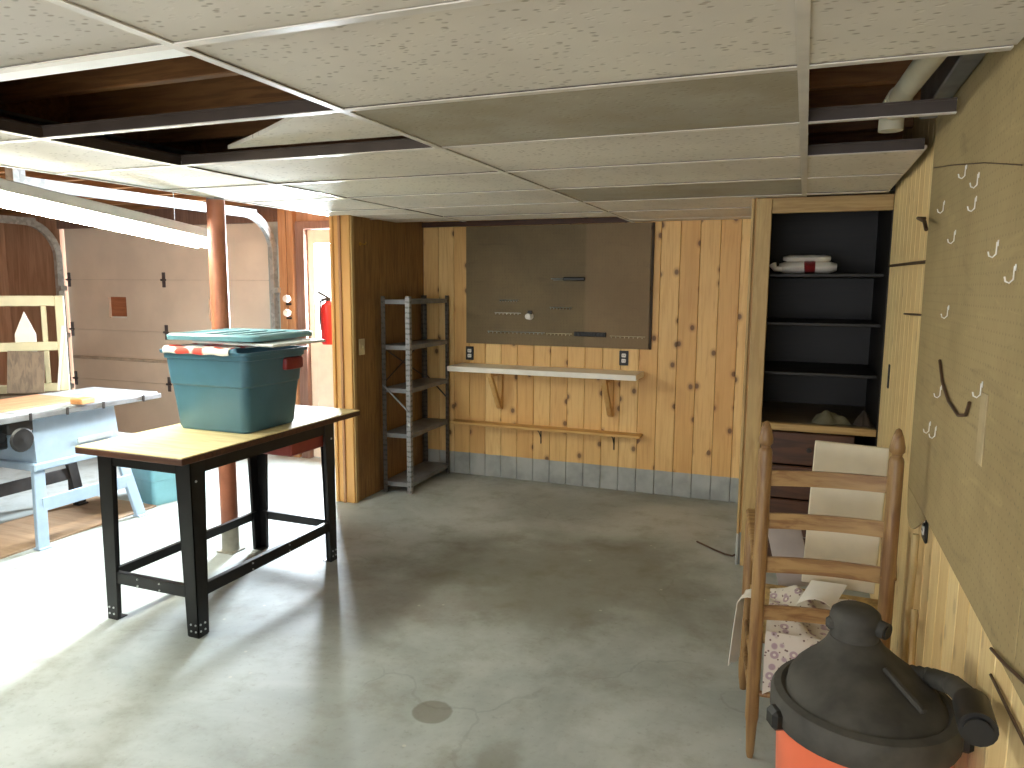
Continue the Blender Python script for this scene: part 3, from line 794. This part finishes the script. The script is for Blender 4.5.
# entry side fittings
fe = thing('fire_extinguisher', 'red fire extinguisher hanging on the partition by the entry door', 'fire extinguisher', (-3.41, 4.83, 1.17))
ex, ey = -3.41, 4.83
mb = MB(); mb.lathe([(.0,1.17),(.05,1.172),(.058,1.19),(.058,1.44),(.05,1.475),(.022,1.495),(.02,1.505),(.0,1.506)], (ex,ey,0), 24); mb.build('cylinder', M['fire_red'], fe, True)
mb = MB(); mb.lathe([(.018,1.5),(.02,1.53),(.0,1.535)], (ex,ey,0), 12); mb.beam((ex,ey,1.53),(ex-.03,ey-.09,1.575), .02,.012); mb.beam((ex,ey,1.525),(ex-.03,ey-.085,1.52), .02,.01); mb.build('valve', M['black'], fe)
mb = MB(); mb.tube([(ex-.02,ey,1.52),(ex-.075,ey,1.50),(ex-.08,ey,1.40),(ex-.065,ey,1.28)], .009, 8); mb.build('hose', M['black'], fe, True)
mb = MB(); mb.box(ex+.055,-3.1805,ey-.015,ey+.015,1.40,1.43,.002); mb.box(ex+.055,-3.1805,ey-.015,ey+.015,1.22,1.25,.002); mb.build('wall_bracket', M['black'], fe)
def outlet(name, label, c, nx, plate=M['black'], face=M['white'], group=None, cat='power outlet'):
    o = thing(name, label, cat, c)
    X = Vector(c); u = Vector((1,0,0)) if abs(nx[1]) else Vector((0,1,0)); N = Vector(nx)
    def bx(mb, du, dz, w, h, d0, d1, bev):
        ctr = X+u*du+Vector((0,0,dz))+N*(d0+d1)/2
        s = Vector((abs(u.x)*w+abs(N.x)*(d1-d0), abs(u.y)*w+abs(N.y)*(d1-d0), h)); mb.cbox(ctr, s, bev)
    mb = MB(); bx(mb,0,0,.072,.115,0,.008,.003); mb.build('cover_plate', plate, o)
    for dz in (.021,-.021):
        mb = MB(); bx(mb,0,dz,.034,.03,.008,.012,.004); s = mb.build('socket', face, o)
        for du in (-.006,.006): mb = MB(); bx(mb,du,dz,.003,.009,.012,.0128,.0); mb.build('slot', M['black'], s)
    return o
outlet('power_outlet', 'black plated double outlet above the left end of the white wall shelf', (-2.63,YB-.001,1.06), (0,-1,0))
outlet('power_outlet', 'black plated double outlet above the right end of the white wall shelf', (-1.298,YB-.001,1.072), (0,-1,0))
outlet('power_outlet', 'small black plated outlet on the pine boards below the right pegboard', (XR-.001,2.66,.872), (-1,0,0))
sw = thing('light_switch', 'ivory light switch on the brown partition beside the steel shelves', 'light switch', (XP+.001,4.75,1.17))
MB().box(XP+.001,XP+.008,4.712,4.788,1.11,1.23,.003).build('cover_plate', M['ivory'], sw)
MB().box(XP+.008,XP+.02,4.744,4.756,1.155,1.18,.002).build('toggle', M['ivory'], sw)
mb = MB(); mb.lathe([(.014,0),(.014,.004),(.0,.005)], (XP+.001,4.76,1.93), 12, 'x'); mb.tube([(XP+.004,4.76,1.93),(XP+.04,4.76,1.925),(XP+.055,4.76,1.94)], .005, 8)
tag(mb.build('coat_hook', M['brass'], None, True), 'small brass coat hook high on the brown partition', 'hook')
eb = thing('wall_insulators', 'pair of white knobs with black straps on the orange stud', 'electrical fitting', (-4.45,YB-.07,1.35))
for z in (1.5,1.37):
    mb = MB(); mb.lathe([(.0,-.06),(.03,-.055),(.036,-.03),(.03,-.006),(.0,-.001)], (-4.44,YB-.061,z), 14, 'y'); k_ = mb.build('knob', M['white'], eb, True)
    MB().box(-4.47,-4.41,YB-.075,YB-.062,z-.06,z-.04,.004).build('strap', M['black'], k_)

# ------------------------------------------------------------------ grey steel shelving
ss = thing('steel_shelving', 'grey slotted steel shelving unit with five empty shelves in the corner', 'shelving unit', (-2.93,5.32,0))
SA = Vector((-2.79,4.985,0)); ang = .03
SMx = T(SA.x, SA.y, 0) @ Rz(ang)      # local: +y along the unit, -x towards the partition
SD, SL, SHt = .245, .725, 1.545
def sl(name, mat, x0,x1,y0,y1,z0,z1, bev=.001, par=ss):
    mb = MB(SMx); mb.box(x0,x1,y0,y1,z0,z1,bev); return mb.build(name, mat, par)
for x, y, sx, sy in ((0,0,-1,1),(0,SL,-1,-1),(-SD,0,1,1),(-SD,SL,1,-1)):
    mb = MB(SMx)
    mb.box(min(x,x+sx*.036),max(x,x+sx*.036),min(y,y+sy*.002),max(y,y+sy*.002),0,SHt); mb.box(min(x,x+sx*.002),max(x,x+sx*.002),min(y,y+sy*.036),max(y,y+sy*.036),0,SHt)
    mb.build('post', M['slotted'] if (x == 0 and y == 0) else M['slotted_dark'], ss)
for z in (1.515,1.165,.83,.475,.085):
    mb = MB(SMx); mb.box(-SD+.003,-.003,.003,SL-.003,z,z+.003); 
    for (a,b,c_,e) in ((-SD+.003,-.003,.003,.006),(-SD+.003,-.003,SL-.006,SL-.003),(-SD+.003,-SD+.006,.003,SL-.003),(-.006,-.003,.003,SL-.003)): mb.box(a,b,c_,e,z-.03,z)
    mb.build('shelf', M['grey_steel'], ss)
mb = MB(SMx); mb.beam((-SD+.01,-.003,.86),(-.01,-.003,.66), .003,.018,(0,1,0)); 
mb = MB(SMx); mb.tube([(-SD+.01,-.004,.86),(-.012,-.004,.655)], .007, 6); mb.build('end_brace', M['grey_steel'], ss)
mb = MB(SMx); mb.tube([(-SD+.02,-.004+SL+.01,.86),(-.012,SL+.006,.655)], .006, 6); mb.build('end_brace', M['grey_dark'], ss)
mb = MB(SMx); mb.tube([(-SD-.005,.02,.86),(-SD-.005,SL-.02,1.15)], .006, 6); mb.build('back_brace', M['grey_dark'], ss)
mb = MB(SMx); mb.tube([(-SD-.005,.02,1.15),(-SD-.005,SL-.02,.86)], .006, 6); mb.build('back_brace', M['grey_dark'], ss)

# ------------------------------------------------------------------ shelves and pegboard on the back wall
sh = thing('wall_shelf', 'white topped work shelf on two triangular pine brackets', 'wall shelf', (-1.91,YB,.6))
mb = MB(); mb.box(-2.70,-1.135,5.44,YB-.001,.932,.975,.004); mb.build('shelf_board', M['laminate'], sh)
for x in (-2.34,-1.39):
    b = None; mb = MB(); mb.box(x-.02,x+.02,YB-.04,YB-.001,.60,.931,.003); b = mb.build('bracket', M['bracket_wood'], sh)
    mb = MB(); mb.box(x-.02,x+.02,5.47,YB-.041,.895,.931,.003); mb.build('bracket_arm', M['bracket_wood'], b)
    mb = MB(); mb.beam((x,5.50,.90),(x,YB-.05,.625), .04,.036,(0,0,1),.003); mb.build('bracket_strut', M['bracket_wood'], b)
lg = thing('wall_ledge', 'narrow bare pine ledge on the wall below the white shelf', 'wall shelf', (-1.94,YB,.4))
MB().box(-2.76,-1.13,5.62,YB-.001,.458,.480,.003).build('ledge_board', M['ledge'], lg)
for x in (-1.98,-1.36):
    mb = MB(); mb.tube([(x,YB-.006,.457),(x,YB-.006,.33)], .005, 8); mb.tube([(x,YB-.006,.45),(x,YB-.09,.452)], .005, 8); mb.tube([(x,YB-.008,.38),(x,YB-.07,.452)], .004,8); mb.build('iron_bracket', M['dark_iron'], lg)

pb = thing('pegboard', 'large dark brown pegboard above the white shelf on the back wall', 'pegboard', (-1.88,YB-.02,1.147))
MB().box(-2.655,-1.106,YB-.02,YB-.012,1.147,ZC-.006,.001).build('board', M['peg_back'], pb)
mb = MB(); mb.box(-1.103,-1.085,YB-.022,YB-.001,1.147,ZC-.006,.002); mb.build('edge_strip', M['peg_dark'], pb)
mb = MB(); mb.box(-2.655,-1.106,YB-.011,YB-.001,1.16,1.19); mb.box(-2.655,-1.106,YB-.011,YB-.001,1.6,1.63); mb.box(-2.655,-1.106,YB-.011,YB-.001,2.06,2.09); mb.build('batten', M['dark_brown'], pb)
YP = YB-.0205
def hook_rack(name, x0, x1, z, n, mat, label):
    t = thing(name, label, 'hook rack', ((x0+x1)/2, YP, z))
    mb = MB(); mb.tube([(x0,YP-.004,z),(x1,YP-.004,z)], .003, 6); mb.build('bar', mat, t)
    mb = MB()
    for i in range(n):
        x = x0+(i+.5)*(x1-x0)/n; mb.tube([(x,YP-.004,z),(x,YP-.025,z-.012),(x,YP-.03,z+.002)], .0025, 5)
    mb.build('hooks', mat, t)
hook_rack('hook_rack', -2.347,-2.179,1.514,7,M['galv'],'short thin wire hook rack highest on the dark pegboard')
hook_rack('hook_rack', -2.392,-2.16,1.408,7,M['white'],'thin wire hook rack left of the small white round hook on the pegboard')
hook_rack('hook_rack', -1.91,-1.725,1.46,7,M['galv'],'wire hook rack right of the small white round hook on the pegboard')
hook_rack('hook_rack', -2.455,-1.95,1.253,14,M['galv'],'longest wire hook rack low on the dark pegboard')
hook_rack('hook_rack', -1.94,-1.72,1.25,7,M['ivory'],'hook rack between the longest rack and the black strip')
hook_rack('hook_rack', -1.41,-1.133,1.244,8,M['ivory'],'hook rack at the low right corner of the dark pegboard')
t = thing('tool_strip', 'black slotted tool strip low on the dark pegboard', 'tool holder', (-1.573,YP,1.23))
MB().box(-1.70,-1.44,YP-.02,YP-.001,1.235,1.27,.003).build('strip', M['black'], t)
mb = MB()
for i in range(8): mb.box(-1.69+i*.031,-1.675+i*.031,YP-.03,YP-.02,1.24,1.262,.002)
mb.build('prongs', M['black'], t)
t = thing('tool_holder', 'black clip tool holder in the middle of the dark pegboard', 'tool holder', (-1.71,YP,1.66))
MB().box(-1.80,-1.62,YP-.02,YP-.001,1.672,1.702,.006).build('body', M['black'], t)
mb = MB(); mb.tube([(-1.80,YP-.01,1.69),(-1.90,YP-.012,1.688)], .004, 6); mb.tube([(-1.80,YP-.01,1.68),(-1.88,YP-.012,1.678)], .003, 6); mb.build('prongs', M['galv'], t)
t = thing('round_hook', 'small white round hook fixed low on the dark pegboard', 'hook', (-2.08,YP,1.37))
mb = MB(); mb.lathe([(.03,0),(.03,-.006),(.012,-.01),(.012,-.03),(.024,-.04),(.024,-.06),(.0,-.068)], (-2.08,YP,1.385), 16, 'y'); mb.build('knob', M['white'], t, True)
mb = MB(); mb.box(-2.1,-2.06,YP-.012,YP-.001,1.40,1.43,.003); mb.build('back_plate', M['black'], t)

# ------------------------------------------------------------------ closet fittings
cs = thing('closet_shelving', 'dark built in closet shelving with a dusty counter', 'shelving', (.07,4.9,0))
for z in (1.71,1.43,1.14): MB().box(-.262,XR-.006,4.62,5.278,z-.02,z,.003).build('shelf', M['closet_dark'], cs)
MB().box(-.262,XR-.006,YCL+.035,5.278,.845,.865,.003).build('countertop', M['counter'], cs)
MB().box(-.191,XR-.006,YCL-.004,YCL+.034,.825,.865,.003).build('counter_edge', M['trim_x'], cs)
MB().box(-.191,XR-.006,YCL+.022,YCL+.034,.0,.20,.003).build('kick_board', M['dark_brown'], cs)
for i, (z0,z1) in enumerate(((.63,.815),(.43,.62),(.21,.42))):
    q = MB().box(-.188,.30,YCL+.012,YCL+.034,z0,z1,.004).build('drawer', M['dark_brown'], cs)
    mb = MB(); mb.lathe([(.0,-.03),(.014,-.028),(.014,-.018),(.006,-.012),(.008,0)], (.07,YCL+.011,(z0+z1)/2), 12, 'y'); mb.build('knob', M['dark_iron'], q, True)
pk = thing('paper_sack', 'folded white sack with a red band on the top closet shelf', 'sack', (-.02,4.76,1.71))
def sack(x0,x1,z0,h,dep,mb,seed):
    def sec(x, s): return [(x, 4.76+dep*s*math.cos(a), z0+h/2+h/2*s*math.sin(a)) for a in [2*PI*k/16 for k in range(16)]]
    N = 14; rings = []
    for i in range(N+1):
        u = i/N; s = min(1, .62+3*min(u,1-u)); s += .03*math.sin(u*17+seed)
        rings.append([mb.bm.verts.new(p) for p in sec(x0+(x1-x0)*u, s)])
    for a, b in zip(rings, rings[1:]):
        for k in range(16): mb.bm.faces.new((a[k], a[(k+1)%16], b[(k+1)%16], b[k]))
    mb.bm.faces.new(rings[0][::-1]); mb.bm.faces.new(rings[-1])
mb = MB(); sack(-.15,.165,1.712,.072,.10,mb,1); lo = mb.build('lower_fold', M['paper'], pk, True)
mb = MB(); sack(-.13,.13,1.78,.04,.085,mb,4); mb.build('upper_fold', M['paper'], pk, True)
mb = MB(); sack(-.03,.06,1.7115,.074,.104,mb,2); mb.build('red_band', M['maroon'], pk, True)
mb = MB(); mb.tube([(-.14,4.70,1.74),(-.17,4.69,1.738),(-.185,4.70,1.765)], [.02,.016,.022], 10); mb.build('twisted_end', M['paper'], pk, True)
def heap(c, rx, ry, h, seed, name, mat, label, cat, drop=0):
    rnd = random.Random(seed); ph = [rnd.uniform(0,6) for _ in range(6)]
    mb = MB()
    def fn(u, v):
        a = 2*PI*u; r = v
        k = 1+.18*math.sin(3*a+ph[0])+.1*math.sin(5*a+ph[1])
        x = c[0]+rx*r*k*math.cos(a); y = c[1]+ry*r*k*math.sin(a)
        z = c[2]+h*(1-r**2.2)*(1+.25*math.sin(x*60+ph[2])*math.cos(y*50+ph[3]))+.004
        return (x,y,max(c[2]+.002,z))
    g = [[None]*9 for _ in range(33)]
    for i in range(32):
        for j in range(9): g[i][j] = mb.bm.verts.new(fn(i/32, max(.02,j/8)))
    for i in range(32):
        for j in range(8): mb.bm.faces.new((g[i][j], g[(i+1)%32][j], g[(i+1)%32][j+1], g[i][j+1]))
    mb.bm.faces.new([g[i][0] for i in range(32)]); mb.bm.faces.new([g[i][8] for i in range(32)][::-1])
    return tag(mb.build(name, mat, None, True, 1.2), label, cat)
heap((.165,4.53,.866),.10,.075,.06,3,'crumpled_rag',M['olive_cloth'],'crumpled olive grey rag on the closet counter','rag')
heap((.34,4.535,.866),.04,.08,.075,5,'leather_glove',M['dark_cloth'],'dark brown crumpled glove at the right end of the closet counter','glove')

# ------------------------------------------------------------------ ladder back armchair with things piled on it
ch = thing('ladderback_chair', 'wooden ladder back armchair with pointed finials beside the right wall', 'chair', (.1,2.75,0))
RX0, RX1, RY = -.093, .297, 2.545; FX0, FX1, FY = -.15, .345, 3.0
def post(x, y, prof, name='rear_post', mat=M['chair_wood']):
    mb = MB(); mb.lathe(prof, (x,y,0), 18); return mb.build(name, mat, ch, True)
rear = [(.010,0),(.014,.02),(.019,.13),(.0225,.15),(.0225,1.09),(.020,1.10),(.0155,1.105),(.0155,1.112),(.0225,1.12),(.023,1.135),(.017,1.165),(.008,1.19),(.0,1.195)]
post(RX0,RY,rear); post(RX1,RY+.02,rear)
front = [(.012,0),(.019,.05),(.021,.1),(.021,.69),(.017,.70),(.017,.722),(.0,.724)]
post(FX0,FY,front,'front_post'); post(FX1,FY,front,'front_post')
for z, h in ((1.000,.052),(.853,.052),(.700,.054),(.53,.05)):
    mb = MB()
    def fs(u, v, z=z, h=h):
        x = RX0+.016+(RX1-RX0-.032)*u; y = RY+.006+.02*u+.02*math.sin(PI*u); return (x,y,z-h/2+h*v+.008*u)
    mb.sheet(fs, 14, 2, .011); mb.build('back_slat', M['chair_slat'], ch, True)
for x0, x1 in ((RX0,FX0),(RX1,FX1)):
    mb = MB(); mb.beam((x0,RY+.005,.708),(x1,FY+.06,.736), .05,.018,(0,0,1),.007); mb.build('armrest', M['chair_slat'], ch)
    for z in (.18,.30): mb = MB(); mb.tube([(x0,RY,z),(x1,FY,z)], .010, 10); mb.build('stretcher', M['chair_wood'], ch, True)
for (a,b,z) in (((FX0,FY),(FX1,FY),.22),((FX0,FY),(FX1,FY),.34),((RX0,RY),(RX1,RY+.02),.24)):
    mb = MB(); mb.tube([(a[0],a[1],z),(b[0],b[1],z)], .010, 10); mb.build('stretcher', M['chair_wood'], ch, True)
mb = MB(); M4 = T(0,0,.425); mb.prism([(RX0+.005,RY+.01),(RX1-.005,RY+.02),(FX1-.005,FY+.015),(FX0+.005,FY+.015)], .03, M4); mb.build('seat', M['rush'], ch)

def fpr(u, v):
    x = -.062+.30*u
    if v < .3:
        q = v/.3; y = 2.526+.006*math.sin(9*u)+.018*max(0,q-.85)/.15; z = .25+.05*math.sin(4*u)+(.215-.05*math.sin(4*u))*q
    else:
        q = (v-.3)/.7; y = 2.545+.345*q
        z = .470+.02*q+(.035*math.sin(6*u+3*q)*math.sin(5*q+.4)+.014*math.sin(17*u+11*q))*min(1,q*4)*min(1,(1-q)*6+.2)
        if y < 2.62: z = min(z, .492)
        z = max(z, .462)
    return (x,y,z)
mb = MB(); mb.sheet(fpr, 26, 30, .004)
tag(mb.build('printed_fabric', M['print'], None, True), 'white and mauve printed fabric bundled on the chair seat', 'fabric')
def board(name, mat, c, w, h, t, lean, roll, label, cat, yaw=0):
    M4 = T(*c) @ Rz(yaw) @ Matrix.Rotation(lean,4,'X') @ Matrix.Rotation(roll,4,'Y')
    mb = MB(M4); mb.box(-w/2,w/2,0,t,0,h,.003); return tag(mb.build(name, mat), label, cat)
board('white_board', M['carton'], (.172,2.915,.515), .25,.545,.022, -.04,.035, 'tall pale board standing on the chair seat behind the slats', 'board')
board('cardboard_flap', M['card_grey'], (.03,3.06,.44), .13,.25,.006, -.12,-.25, 'grey cardboard flap behind the chair left of the pale board', 'cardboard')
mb = MB(); mb.sheet(lambda u,v: (.03+.12*u+.05*v, 2.68+.15*v, .525+.04*v+.03*math.sin(3*u)*(1-v)), 8, 8, .002)
tag(mb.build('crumpled_paper', M['paper'], None, True), 'white crumpled paper lying on the printed fabric', 'paper')
def wcl(u, v):
    pts = [(-.10,.4585),(-.135,.460),(-.152,.452),(-.158,.43),(-.163,.30),(-.166,.17)]
    t_ = v*(len(pts)-1); i_ = min(int(t_), len(pts)-2); q = t_-i_
    x = pts[i_][0]*(1-q)+pts[i_+1][0]*q; z = pts[i_][1]*(1-q)+pts[i_+1][1]*q
    return (x-.035*(1-u)*v, 2.84+.08*u, z+.006*math.sin(8*u)*v)
mb = MB(); mb.sheet(wcl, 8, 20, .003)
tag(mb.build('white_cloth', M['paper'], None, True), 'white cloth strip hanging over the left edge of the chair seat', 'cloth')
mb = MB(); mb.tube([(XR-.024,2.74,.003),(XR-.024,2.70,.82)], .011, 8)
tag(mb.build('wooden_stick', M['stick'], None, True), 'long pale stick leaning on the right wall beside the chair', 'stick')
mb = MB(); mb.tube([(.372,2.42,.003),(.385,2.60,.60)], .010, 8)
tag(mb.build('wooden_stick', M['stick'], None, True), 'short pale stick leaning behind the vacuum head', 'stick')
mb = MB(); mb.box(.315,.35,2.52,2.56,1.08,1.13,.006)
mb.bm.free()

# ------------------------------------------------------------------ shop vacuum
vc = thing('shop_vacuum', 'black topped shop vacuum with an orange drum in front of the chair', 'vacuum cleaner', (.183,1.86,0))
vx, vy = .183, 1.86
mb = MB(); mb.lathe([(.0,.05),(.165,.05),(.175,.07),(.194,.595),(.194,.61),(.0,.61)], (vx,vy,0), 48); mb.build('drum', M['orange'], vc, True)
mb = MB()
prof = [(.188,.592),(.205,.592),(.210,.602),(.210,.648),(.203,.660),(.186,.665),(.178,.659),(.173,.662),(.168,.676),(.152,.692),(.128,.708),(.105,.722),(.085,.737),(.070,.752),(.058,.768),(.0,.77)]
def shift(z): return max(0, min(1, (z-.662)/.108))
n_ = 48; rings = []
for r_, z in prof:
    q = shift(z)**.9
    rings.append([mb.bm.verts.new((vx-.022*q+max(r_,1e-4)*math.cos(2*PI*k/n_), vy+.085*q+max(r_,1e-4)*math.sin(2*PI*k/n_), z+(.004*math.sin(3*2*PI*k/n_) if .67 < z < .75 else 0))) for k in range(n_)])
for a, b in zip(rings, rings[1:]):
    for k in range(n_): mb.bm.faces.new((a[k], a[(k+1)%n_], b[(k+1)%n_], b[k]))
mb.bm.faces.new(rings[0][::-1]); mb.bm.faces.new(rings[-1])
mb.build('lid', M['vac_black'], vc, True, math.radians(35))
mb = MB(); mb.lathe([(.056,.765),(.058,.80),(.060,.815),(.056,.832),(.044,.842),(.0,.845)], (vx-.022,vy+.085,0), 28); mb.cbox((vx-.075,vy+.07,.80), (.03,.03,.03), .008); mb.tube([(vx+.02,vy+.07,.808),(vx+.046,vy+.05,.806)], .021, 14); mb.build('hose_port', M['vac_black'], vc, True)
mb = MB(); mb.tube([(vx+.0455,vy+.0505,.806),(vx+.049,vy+.048,.806)], .015, 14); mb.build('port_opening', M['black'], vc, True)
mb = MB(); mb.beam((vx+.04,vy+.0,.738),(vx+.115,vy-.09,.692), .018, .012, (0,0,1), .004); mb.build('rib', M['vac_black'], vc)
for a in (-2.7, -.1):
    mb = MB(); mb.cbox((vx+math.cos(a)*.205, vy+math.sin(a)*.205, .612), (.05,.05,.05), .01, Matrix.Rotation(a,3,'Z')); mb.build('latch', M['black'], vc)
for k in range(3):
    a = k*2*PI/3+.6; mb = MB(); q = (vx+math.cos(a)*.15, vy+math.sin(a)*.15)
    mb.lathe([(.0,-.028),(.02,-.022),(.028,0),(.02,.022),(.0,.028)], (q[0],q[1],.029), 14, 'x'); mb.box(q[0]-.012,q[0]+.012,q[1]-.012,q[1]+.012,.04,.06); mb.build('caster', M['black'], vc, True)
mb = MB(); hp = [(vx+.09,vy+.10,.685),(vx+.15,vy+.06,.705),(vx+.176,vy-.03,.74),(vx+.176,vy-.12,.77),(vx+.172,vy-.22,.805),(vx+.163,vy-.30,.82)]
pts = []
for i in range(len(hp)-1):
    for s in range(8): pts.append(Vector(hp[i]).lerp(Vector(hp[i+1]), s/8))
pts.append(Vector(hp[-1])); mb.tube(pts, [.021+.003*(i%2) for i in range(len(pts))], 14); hs = mb.build('hose', M['vac_black'], vc, True)
mb = MB(); mb.tube([(vx+.165,vy-.26,.82),(vx+.158,vy-.36,.822)], .033, 18); mb.tube([(vx+.158,vy-.36,.822),(vx+.157,vy-.368,.822)], .024, 18); mb.build('hose_end', M['black'], hs, True)

# ------------------------------------------------------------------ right wall pegboard and hooks
pr = thing('pegboard', 'tan pegboard covering the upper right wall above the vacuum', 'pegboard', (.395,1.2,.92))
MB().box(.384,.390,-.9,1.49,.925,2.3,.001).build('board', M['peg_right'], pr)
MB().box(.384,.390,1.494,2.95,.925,2.3,.001).build('board', M['peg_right'], pr)
mb = MB(); 
for z in (.94,1.4,2.05): mb.box(.391,XR-.001,-.9,2.95,z,z+.04)
mb.build('batten', M['trim_x'], pr)
def bent(u, v):
    y = 2.95-.42*v; z = .925-.09*math.sin(PI*min(1,v*1.0))*u*1.0
    return (.384-.014*u*math.sin(PI*v), y, z)
mb = MB(); mb.sheet(bent, 8, 14, .004); mb.build('bent_corner', M['peg_right'], pr, True)
XH = .3835
H0 = thing('peg_hook', 'x', 'hook', (XH,0,0), 'pegboard hooks on the right wall')
mb = MB(); mb.tube([(XH,0,.03),(XH-.006,0,.03),(XH-.006,0,-.015),(XH-.018,0,-.028),(XH-.03,0,-.022),(XH-.034,0,-.005)], .0032, 7); mb.build('wire', M['white'], H0, True)
mb = MB(); mb.box(XH-.004,XH-.0005,-.006,.006,.015,.04,.001); mb.build('tab', M['white'], H0)
HK = [(2.639,1.873,'white hook beside the pale pine edge, topmost of the far rows'),(2.413,1.769,'white hook just right of the bent brown rod'),(2.166,1.834,'white hook in the upper middle of the right pegboard'),(1.894,1.711,'white hook on the middle row, second nearest the camera'),
      (1.73,1.655,'white hook nearest the camera on the middle row'),(2.42,1.56,'lone white J shaped hook below the middle row'),(2.57,1.20,'white hook right above the chair finial, left of a pair'),(2.46,1.205,'white hook right above the chair finial, right of a pair'),
      (2.43,1.33,'white hook over the pair near the chair finial'),(1.924,1.40,'low white hook beside the scuffed patch of the right pegboard'),(2.33,1.935,'white hook near the ceiling, left of two'),(2.16,1.89,'white hook near the ceiling, right of two')]
for i, (y, z, lb) in enumerate(HK):
    o = H0 if i == 0 else copy_tree(H0)
    o.location = (XH, y, z); o['label'] = lb; o.scale = (.55,.55,.55)
mb = MB(); mb.tube([(XR-.002,3.22,1.89),(XR-.03,3.2,1.89),(.35,2.78,1.845),(.352,2.74,1.815)], .006, 8)
tag(mb.build('hanging_rod', M['wire'], None, True), 'bent brown rod near the top of the pale pine edge', 'rod')
mb = MB(); mb.tube([(XR-.006,4.36,1.745),(XR-.012,2.97,1.722)], .006, 8)
tag(mb.build('hanging_rod', M['wire'], None, True), 'long straight brown rod lying across the pale pine boards', 'rod')
mb = MB(); mb.tube([(XR-.006,3.6,1.52),(XR-.012,2.97,1.535)], .004, 8)
tag(mb.build('hanging_rod', M['wire'], None, True), 'thin short wire rod lowest on the pale pine boards', 'rod')
mb = MB(); P0 = [(2.47,1.42),(2.40,1.365),(2.28,1.325),(2.14,1.31),(2.05,1.325),(2.02,1.36)]
mb.tube([(.3785,y,z) for y,z in P0], .0042, 8)
tag(mb.build('hanging_wire', M['wire'], None, True), 'dark brown wire drooping in a curve across the middle of the right pegboard', 'wire')
mb = MB(); mb.tube([(.381,2.90,2.03),(.381,2.5,1.98),(.381,2.1,1.925),(.381,1.75,1.868)], .0014, 6)
tag(mb.build('hanging_wire', M['wire'], None, True), 'thin brown wire stretched along the top of the right pegboard', 'wire')
tag(MB().box(.3805,.3838,1.86,1.92,1.24,1.40,.001).build('tape_strip', plain('tan_tape', (186,168,130), .8), None), 'pale vertical tape strip stuck on the right pegboard', 'tape')
for i, (pts_, lb) in enumerate((([( .377,1.62,.93),(.375,1.52,.95),(.375,1.3,1.0)],'thin upper cord along the right wall by the vacuum hose'),([( .404,1.72,.83),(.402,1.6,.835),(.402,1.3,.84)],'thin lower cord along the right wall by the vacuum hose'))):
    mb = MB(); mb.tube(pts_, .0035, 6); tag(mb.build('extension_cord', M['wire'], None, True), lb, 'cord')
mb = MB(); mb.box(.402,XR-.001,4.03,4.06,1.14,1.26,.004)
tag(mb.build('door_catch', M['dark_iron'], None), 'small dark metal catch on the pale pine beside the closet', 'catch')

# pipe and duct in the ceiling opening on the right
pp = thing('ceiling_pipe', 'dull white plastic pipe in the open ceiling bay on the right', 'pipe', (.23,2.4,2.2))
mb = MB(); mb.tube([(.33,1.0,2.2),(.232,2.66,2.2)], .031, 20); mb.build('pipe', M['pvc'], pp, True)
mb = MB(); mb.tube([(.236,2.6,2.2),(.231,2.70,2.197),(.2295,2.735,2.18),(.229,2.745,2.15),(.229,2.745,2.13)], .037, 20); mb.build('elbow', M['pvc'], pp, True)
mb = MB(); mb.box(.325,.379,1.0,2.9,2.19,2.33,.004)
dc = tag(mb.build('metal_duct', M['duct'], None), 'dull grey metal duct beside the white pipe in the open ceiling bay', 'duct')
# sagging tile and offcut strip in the openings on the left
mb = MB()
def sag(u, v):
    L = .13+.80*v**1.12
    return (-1.265-L*u, 1.885+.57*v, ZC+.02+.028*v)
mb.sheet(sag, 14, 6, .014)
tag(mb.build('ceiling_tile', M['tile'], None, True, 1.0), 'pale curled ceiling tile half filling the second open bay', 'ceiling tile')
tag(MB().box(-2.46,-1.265,1.266,1.325,ZC+.001,ZC+.014,.002).build('tile_offcut', M['lamp_white'], None), 'narrow white strip of tile along the near edge of the open bay', 'ceiling tile')
mb = MB(); P0 = [(-.56,4.72),(-.50,4.665),(-.44,4.61),(-.37,4.555),(-.325,4.54),(-.31,4.57)]
mb.tube([(x,y,.006) for x,y in P0], .006, 8)
tag(mb.build('floor_cord', M['wire'], None, True), 'short dark cord lying on the floor at the closet corner', 'cord')

# ------------------------------------------------------------------ daylight, camera, view
ld = bpy.data.lights.new('door_daylight', 'AREA'); ld.shape = 'RECTANGLE'; ld.size = .50; ld.size_y = .95; ld.energy = 235; ld.color = (.80,.90,1.0)
lo_ = bpy.data.objects.new('door_daylight', ld); COL.objects.link(lo_); lo_.location = (-3.93, YB+.09, 1.56); lo_.rotation_euler = (math.radians(-90), 0, 0)
w = bpy.data.worlds.new('daylight'); SC.world = w; w.use_nodes = True
bg = w.node_tree.nodes['Background']; bg.inputs[0].default_value = (.92,.95,1.0,1); bg.inputs[1].default_value = 2.3

f = 741.732
R_ = Vector((0.9310681029482255, 0.36478940733380977, 0.006393431742063871)); U_ = Vector((-0.05359535083951265, 0.11941820545390547, 0.9913964043582962)); W_c = Vector((-0.36088741463340357, 0.9234002276928551, -0.13073749827804262))
cam = bpy.data.cameras.new('camera'); co = bpy.data.objects.new('camera', cam); COL.objects.link(co)
cam.sensor_width = 36; cam.lens = f/1024*36; cam.clip_start = .02
mw = Matrix((R_, U_, -W_c)).transposed().to_4x4(); mw.translation = (0,0,1.6273)
co.matrix_world = mw; SC.camera = co
SC.view_settings.view_transform = 'Standard'; SC.view_settings.look = 'None'; SC.view_settings.gamma = 1; SC.view_settings.use_curve_mapping = False
SC.view_settings.exposure = 1.6
SC.cycles.max_bounces = 10; SC.cycles.diffuse_bounces = 6; SC.cycles.sample_clamp_indirect = 6
SC.cycles.use_denoising = True
